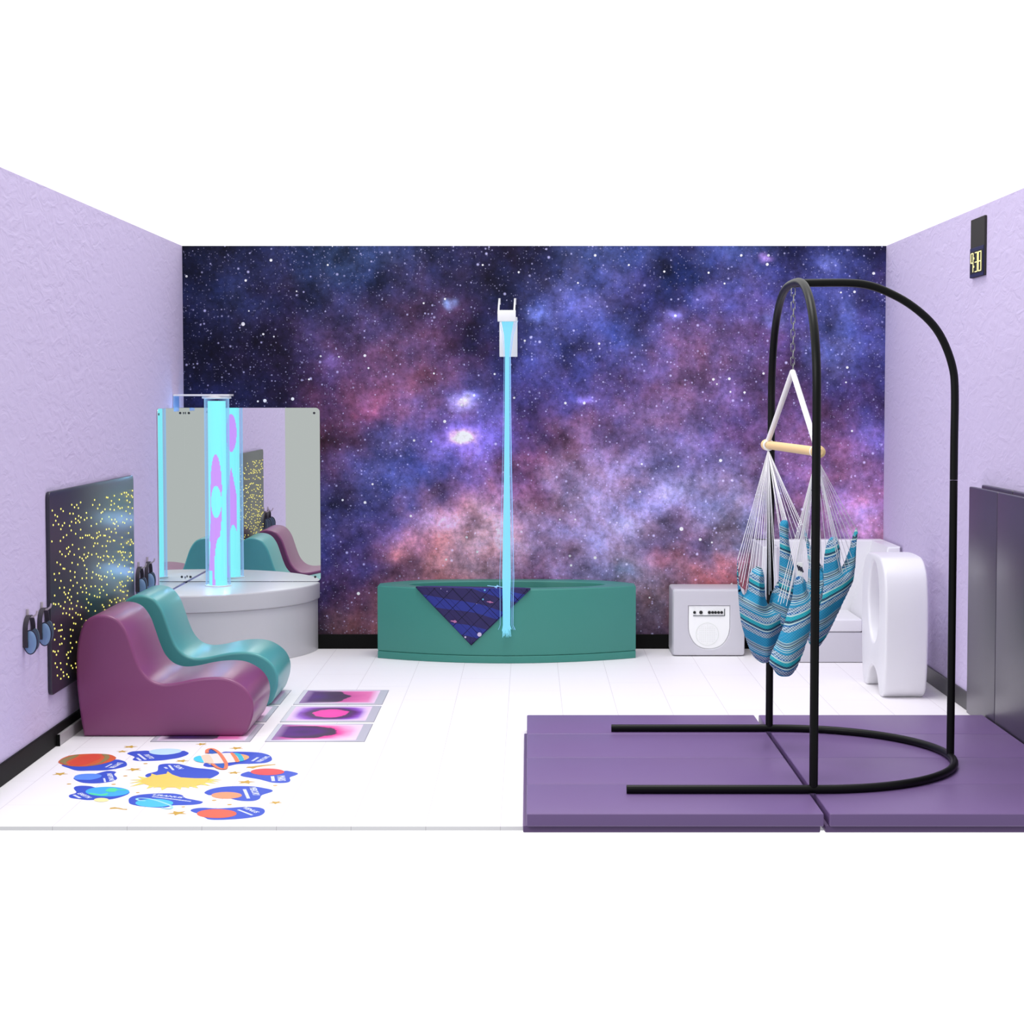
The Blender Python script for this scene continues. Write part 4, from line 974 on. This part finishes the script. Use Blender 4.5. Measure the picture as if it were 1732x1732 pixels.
# earth
t = sticker('planet_sticker', FA, [(300, 880), (330, 905), (430, 920), (560, 935), (700, 930), (880, 925), (1000, 900), (1100, 865), (1135, 845), (1130, 820), (900, 800), (690, 765), (600, 742), (480, 735), (400, 745), (370, 765), (380, 790), (405, 820), (390, 840), (320, 860)], 'floor sticker of a blue planet with green land and a small yellow moon')
pl = flat('planet', FA, ell(840, 820, 305, 67), Z1, mat('ocean_blue', (58, 176, 250), .5), t); ld = mat('land_green', (84, 222, 160), .5)
flat('land', FA, [(820, 800), (870, 775), (950, 775), (990, 795), (1080, 790), (1100, 800), (980, 805), (940, 825), (860, 825), (815, 815)], Z2, ld, pl)
flat('land', FA, [(575, 840), (640, 845), (740, 860), (800, 850), (845, 845), (830, 870), (760, 878), (660, 870), (600, 860)], Z2, ld, pl)
flat('moon', FA, ell(755, 935, 103, 27), Z1, mat('cream_moon', (246, 236, 168), .5), t)
words(FA, 'EARTH', (445, 842), (585, 908), .032, Z1 + .0004, t); subline(FA, (370, 865), (465, 912), .02, Z1, t)
# ringed cyan planet
t = sticker('planet_sticker', FB, [(190, 1240), (200, 1200), (260, 1160), (400, 1130), (600, 1112), (820, 1105), (1000, 1108), (1120, 1125), (1180, 1145), (1230, 1190), (1400, 1225), (1500, 1245), (1550, 1262), (1500, 1295), (1350, 1315), (1150, 1320), (1000, 1325), (940, 1345), (850, 1362), (700, 1365), (450, 1345), (300, 1320), (210, 1290)], 'floor sticker of a bright cyan planet with a thin pale ring')
flat('planet', FB, ell(660, 1285, 345, 74), Z1, mat('cyan_planet', (72, 196, 250), .5), t)
def stroke(name, f, pts, w_, z, m, parent, closed=False):
    q = [f(*p) for p in pts]; q = [Vector((p.x, p.y, 0)) for p in catmull([(a.x, a.y, 0) for a in q], 5, closed)]; b = bmesh.new(); V = []
    N_ = len(q)
    for i, p in enumerate(q):
        a = q[(i - 1) % N_] if (i or closed) else p; c = q[(i + 1) % N_] if (i < N_ - 1 or closed) else p; d = (c - a).normalized(); n_ = Vector((-d.y, d.x, 0)) * w_ / 2
        V.append((b.verts.new(p + n_ + Vector((0, 0, z))), b.verts.new(p - n_ + Vector((0, 0, z)))))
    for i in range(N_ if closed else N_ - 1): b.faces.new((V[i][0], V[i][1], V[(i + 1) % N_][1], V[(i + 1) % N_][0]))
    r_ = bmesh.ops.extrude_face_region(b, geom=b.faces[:]); bmesh.ops.translate(b, verts=[v for v in r_['geom'] if isinstance(v, bmesh.types.BMVert)], vec=(0, 0, .0004)); bmesh.ops.recalc_face_normals(b, faces=b.faces)
    return obj(name, b, m, parent, smooth=0)
stroke('ring', FB, [(500, 1245), (400, 1240), (345, 1225), (350, 1205), (430, 1197), (560, 1208), (700, 1240), (850, 1290), (950, 1330), (985, 1365), (950, 1388), (860, 1385), (790, 1372)], .011, Z2, mat('pale_cyan_ring', (170, 228, 255), .5), t)
words(FB, 'URANUS', (640, 1132), (1175, 1188), .034, Z1 + .0004, t); subline(FB, (625, 1165), (1330, 1255), .018, Z1, t)
# sun
t = sticker('planet_sticker', FB, [(495, 775), (540, 745), (640, 720), (720, 690), (735, 600), (800, 570), (920, 560), (1100, 565), (1250, 600), (1400, 635), (1600, 655), (1716, 669), (1816, 700), (1847, 740), (1778, 788), (1650, 835), (1400, 835), (1150, 820), (1000, 790), (940, 780), (880, 775), (760, 785), (640, 800), (560, 808), (510, 800)], 'floor sticker of a yellow spiky sun under a royal blue cloud shape')
P = [(410, 890), (480, 840), (600, 790), (610, 745), (700, 775), (880, 750), (905, 705), (990, 765), (1150, 817), (1400, 832), (1650, 833), (1640, 880), (1560, 935), (1400, 975), (1100, 998), (800, 998), (600, 975), (450, 925)]
flat('sun_disc', FB, P, Z1, mat('sun_yellow', (252, 208, 96), .5), t, smooth=False)
b = bmesh.new()
for (bx, by), (tx_, ty_) in (((440, 860), (210, 862)), ((430, 885), (200, 922)), ((450, 920), (215, 985)), ((480, 830), (350, 795)), ((620, 975), (515, 1025)), ((840, 995), (800, 1050)), ((1100, 990), (1140, 1038)), ((1360, 970), (1470, 1015)), ((1540, 935), (1690, 968)), ((1620, 895), (1800, 925)), ((1640, 870), (1860, 895)), ((1650, 850), (1900, 862)), ((700, 988), (640, 1005)), ((1250, 985), (1300, 1010))):
    p = FB(bx, by); q = FB(tx_, ty_); d = (q - p).normalized(); n_ = Vector((-d.y, d.x)) * .02; p = p - d * .02
    vs_ = [b.verts.new((*v_, Z1 + .0001)) for v_ in (p - n_, q, p + n_)]; b.faces.new(vs_)
r_ = bmesh.ops.extrude_face_region(b, geom=b.faces[:]); bmesh.ops.translate(b, verts=[v for v in r_['geom'] if isinstance(v, bmesh.types.BMVert)], vec=(0, 0, .0004)); bmesh.ops.recalc_face_normals(b, faces=b.faces)
obj('sun_rays', b, mat('ray_yellow', (252, 226, 110), .5), t, smooth=0)
words(FB, 'SUN', (1055, 598), (1150, 660), .036, Z1 + .0004, t); subline(FB, (930, 590), (1010, 680), .018, Z1, t); subline(FB, (855, 628), (895, 655), .02, Z1, t)
# icy planet
t = sticker('planet_sticker', FB, [(165, 372), (250, 340), (400, 328), (560, 328), (800, 400), (1160, 330), (1230, 335), (1290, 368), (1240, 410), (1100, 455), (950, 480), (800, 500), (600, 510), (400, 512), (290, 500), (265, 480), (300, 445), (280, 425), (200, 395)], 'floor sticker of an icy pale blue planet, above the sun')
flat('planet', FB, [(565, 345), (620, 315), (750, 295), (950, 290), (1100, 300), (1160, 325), (1130, 355), (1000, 385), (850, 400), (700, 395), (600, 375)], Z1, mat('ice_blue_planet', (196, 228, 250), .5), t)
words(FB, 'PLUTO', (505, 398), (620, 472), .034, Z1 + .0004, t); subline(FB, (365, 385), (500, 488), .02, Z1, t); subline(FB, (345, 455), (410, 505), .02, Z1, t)
# ringed planet
t = sticker('planet_sticker', FC, [(295, 465), (330, 440), (440, 455), (560, 290), (700, 275), (900, 275), (1100, 285), (1220, 310), (1280, 340), (1300, 385), (1270, 415), (1180, 440), (1000, 450), (800, 455), (640, 485), (400, 500), (310, 485)], 'floor sticker of a cream striped planet with a wide orange ring')
flat('ring_gap', FC, [(350, 300), (360, 255), (420, 238), (480, 270), (560, 360), (615, 450), (610, 510), (560, 530), (490, 505), (440, 455), (470, 400), (430, 310)], Z1, mat('deep_ring_blue', (40, 96, 190), .5), t)
SP = [(150, 385), (180, 355), (280, 335), (430, 310), (560, 300), (700, 297), (850, 315), (940, 335), (965, 360), (930, 390), (850, 415), (700, 435), (500, 450), (300, 440), (180, 415)]
pl = flat('planet', FC, SP, Z2, mat('cream_planet', (244, 232, 226), .5), t)
for nm, P, c in (('cyan_cap', [(150, 385), (180, 355), (250, 340), (275, 385), (300, 437), (230, 430), (180, 415)], (66, 208, 240)), ('peach_band', [(265, 340), (370, 322), (420, 380), (440, 445), (330, 440), (290, 385)], (250, 214, 190)),
                 ('orange_band', [(690, 300), (735, 300), (790, 360), (820, 422), (770, 430), (735, 370)], (240, 138, 92)), ('teal_band', [(745, 300), (830, 312), (870, 355), (890, 405), (830, 418), (800, 360)], (52, 190, 214)), ('peach_cap', [(845, 318), (930, 333), (965, 360), (930, 388), (895, 402), (878, 355)], (250, 176, 118))):
    flat(nm, FC, P, Z3, mat('saturn_' + nm, c, .5), pl, n=3)
stroke('ring', FC, [(350, 300), (350, 258), (400, 236), (460, 252), (530, 305), (590, 385), (628, 460), (620, 520), (585, 535), (520, 522), (465, 492), (425, 458)], .017, Z4, mat('coral_ring', (240, 130, 92), .5), t)
words(FC, 'SATURN', (1235, 345), (1090, 425), .034, Z1 + .0004, t); subline(FC, (1095, 358), (1010, 412), .02, Z1, t)
# scarlet planet
t = sticker('planet_sticker', FC, [(840, 612), (870, 590), (950, 565), (990, 570), (1250, 600), (1480, 555), (1560, 560), (1650, 580), (1680, 597), (1640, 620), (1560, 650), (1570, 690), (1540, 720), (1440, 732), (1300, 725), (1200, 700), (1100, 675), (950, 650), (860, 632)], 'floor sticker of a plain scarlet planet, rightmost of the set')
flat('planet', FC, ell(1233, 570, 246, 48), Z1, mat('scarlet_planet', (252, 70, 70), .5), t)
words(FC, 'MARS', (1425, 628), (1440, 702), .048, Z1 + .0004, t); subline(FC, (1305, 635), (1320, 705), .026, Z1, t)
# apricot planet
t = sticker('planet_sticker', FC, [(310, 870), (380, 830), (500, 800), (650, 783), (850, 777), (1050, 785), (1200, 810), (1290, 830), (1310, 850), (1270, 870), (1150, 910), (1120, 960), (1050, 990), (950, 998), (830, 990), (700, 960), (560, 890), (400, 910), (340, 895)], 'floor sticker of a small apricot planet, right of the cyan ringed planet')
flat('planet', FC, ell(635, 915, 223, 48), Z1, mat('apricot_planet', (252, 158, 112), .5), t)
words(FC, 'MERCURY', (1010, 798), (1070, 915), .040, Z1 + .0004, t); subline(FC, (895, 825), (955, 960), .024, Z1, t)
# vermilion planet
t = sticker('planet_sticker', FC, [(107, 1135), (150, 1110), (280, 1095), (500, 1105), (700, 1095), (900, 1082), (1080, 1088), (1170, 1110), (1195, 1145), (1170, 1185), (1090, 1220), (900, 1250), (700, 1265), (500, 1272), (380, 1265), (320, 1240), (210, 1180), (150, 1160)], 'floor sticker of a vermilion planet, nearest the front edge of the floor')
flat('planet', FC, ell(490, 1183, 290, 64), Z1, mat('vermilion_planet', (255, 98, 66), .5), t)
words(FC, 'VENUS', (890, 1092), (1085, 1168), .032, Z1 + .0004, t); subline(FC, (805, 1125), (1010, 1205), .018, Z1, t)
# stars
def star(f, x, y, r, rot, label, nm='star_sticker', pts=5, m=gold):
    c = f(x, y); P = []
    for k in range(10):
        rr = r if k % 2 == 0 else r * .45; a = rot + PI * k / 5; P.append((c.x + rr * math.cos(a), c.y + rr * math.sin(a)))
    if pts == 0: P = [(c.x + r * math.cos(2 * PI * k / 12), c.y + r * math.sin(2 * PI * k / 12)) for k in range(12)]
    o = obj(nm, prism([P], .00035, 0, T((0, 0, .00035))), m, loc=(c.x, c.y, 0), smooth=0)
    tag(o, label, 'floor sticker', 'gold star floor stickers' if pts else 'gold dot floor stickers')
def streak(f, P, label):
    q = [f(*p) for p in P]; c = sum(q, Vector((0, 0))) / len(q)
    o = obj('star_sticker', prism([[(p.x, p.y) for p in q]], .00035, 0, T((0, 0, .00035))), gold, loc=(c.x, c.y, 0), smooth=0); tag(o, label, 'floor sticker', 'gold star floor stickers')
star(FA, 1155, 192, .036, .2, 'gold star sticker nearest the plum seat, right above a smaller star')
star(FA, 1045, 257, .028, .5, 'smaller gold star sticker just left of the icy planet sticker')
star(FA, 1210, 508, .038, .9, 'gold star sticker between the orange banded planet and the sun')
star(FA, 180, 570, .036, 1.2, 'leftmost gold star sticker, below the orange banded planet')
star(FB, 1525, 203, .030, .8, 'gold star sticker in front of the tile under the plum seat')
star(FB, 1165, 510, .034, .1, 'gold star sticker below the icy planet sticker')
star(FB, 1085, 1465, .042, .9, 'pale gold star sticker below the cyan ringed planet')
star(FC, 780, 221, .036, .9, 'gold star sticker above the cream striped ringed planet')
star(FC, 745, 581, .032, .3, 'gold star sticker left of the scarlet planet sticker')
star(FC, 918, 718, .042, .2, 'gold star sticker between scarlet and apricot planets')
star(FC, 1355, 1018, .030, 1.0, 'gold star sticker right of the apricot planet, on its own')
streak(FC, [(920, 510), (950, 492), (1000, 490), (1150, 470), (1350, 455), (1350, 465), (1180, 485), (1080, 500), (1020, 520), (980, 512)], 'long gold shooting star sticker above the scarlet planet')
streak(FA, [(865, 1060), (880, 1042), (940, 1035), (1010, 1045), (1060, 1058), (1115, 1060), (1112, 1072), (1050, 1068), (980, 1055), (920, 1056)], 'long gold shooting star sticker left of the cyan ringed planet')
for f, x, y, lab in ((FA, 1370, 427, 'between the icy planet and the sun'), (FA, 303, 711, 'left of the mid-blue planet'), (FA, 925, 715, 'under the mid-blue planet'), (FA, 1262, 831, 'left of the sun rays, above the cyan ringed planet'), (FC, 1347, 768, 'under the scarlet planet'), (FC, 677, 1048, 'above the vermilion planet'), (FC, 452, 985, 'left below the apricot planet'), (FB, 1190, 1352, 'right of the cyan planet ring'), (FB, 130, 785, 'between the mid-blue planet and the sun')):
    star(f, x, y, .010 if 'ring' not in lab else .008, 0, 'tiny gold dot sticker ' + lab, 'dot_sticker', 0)
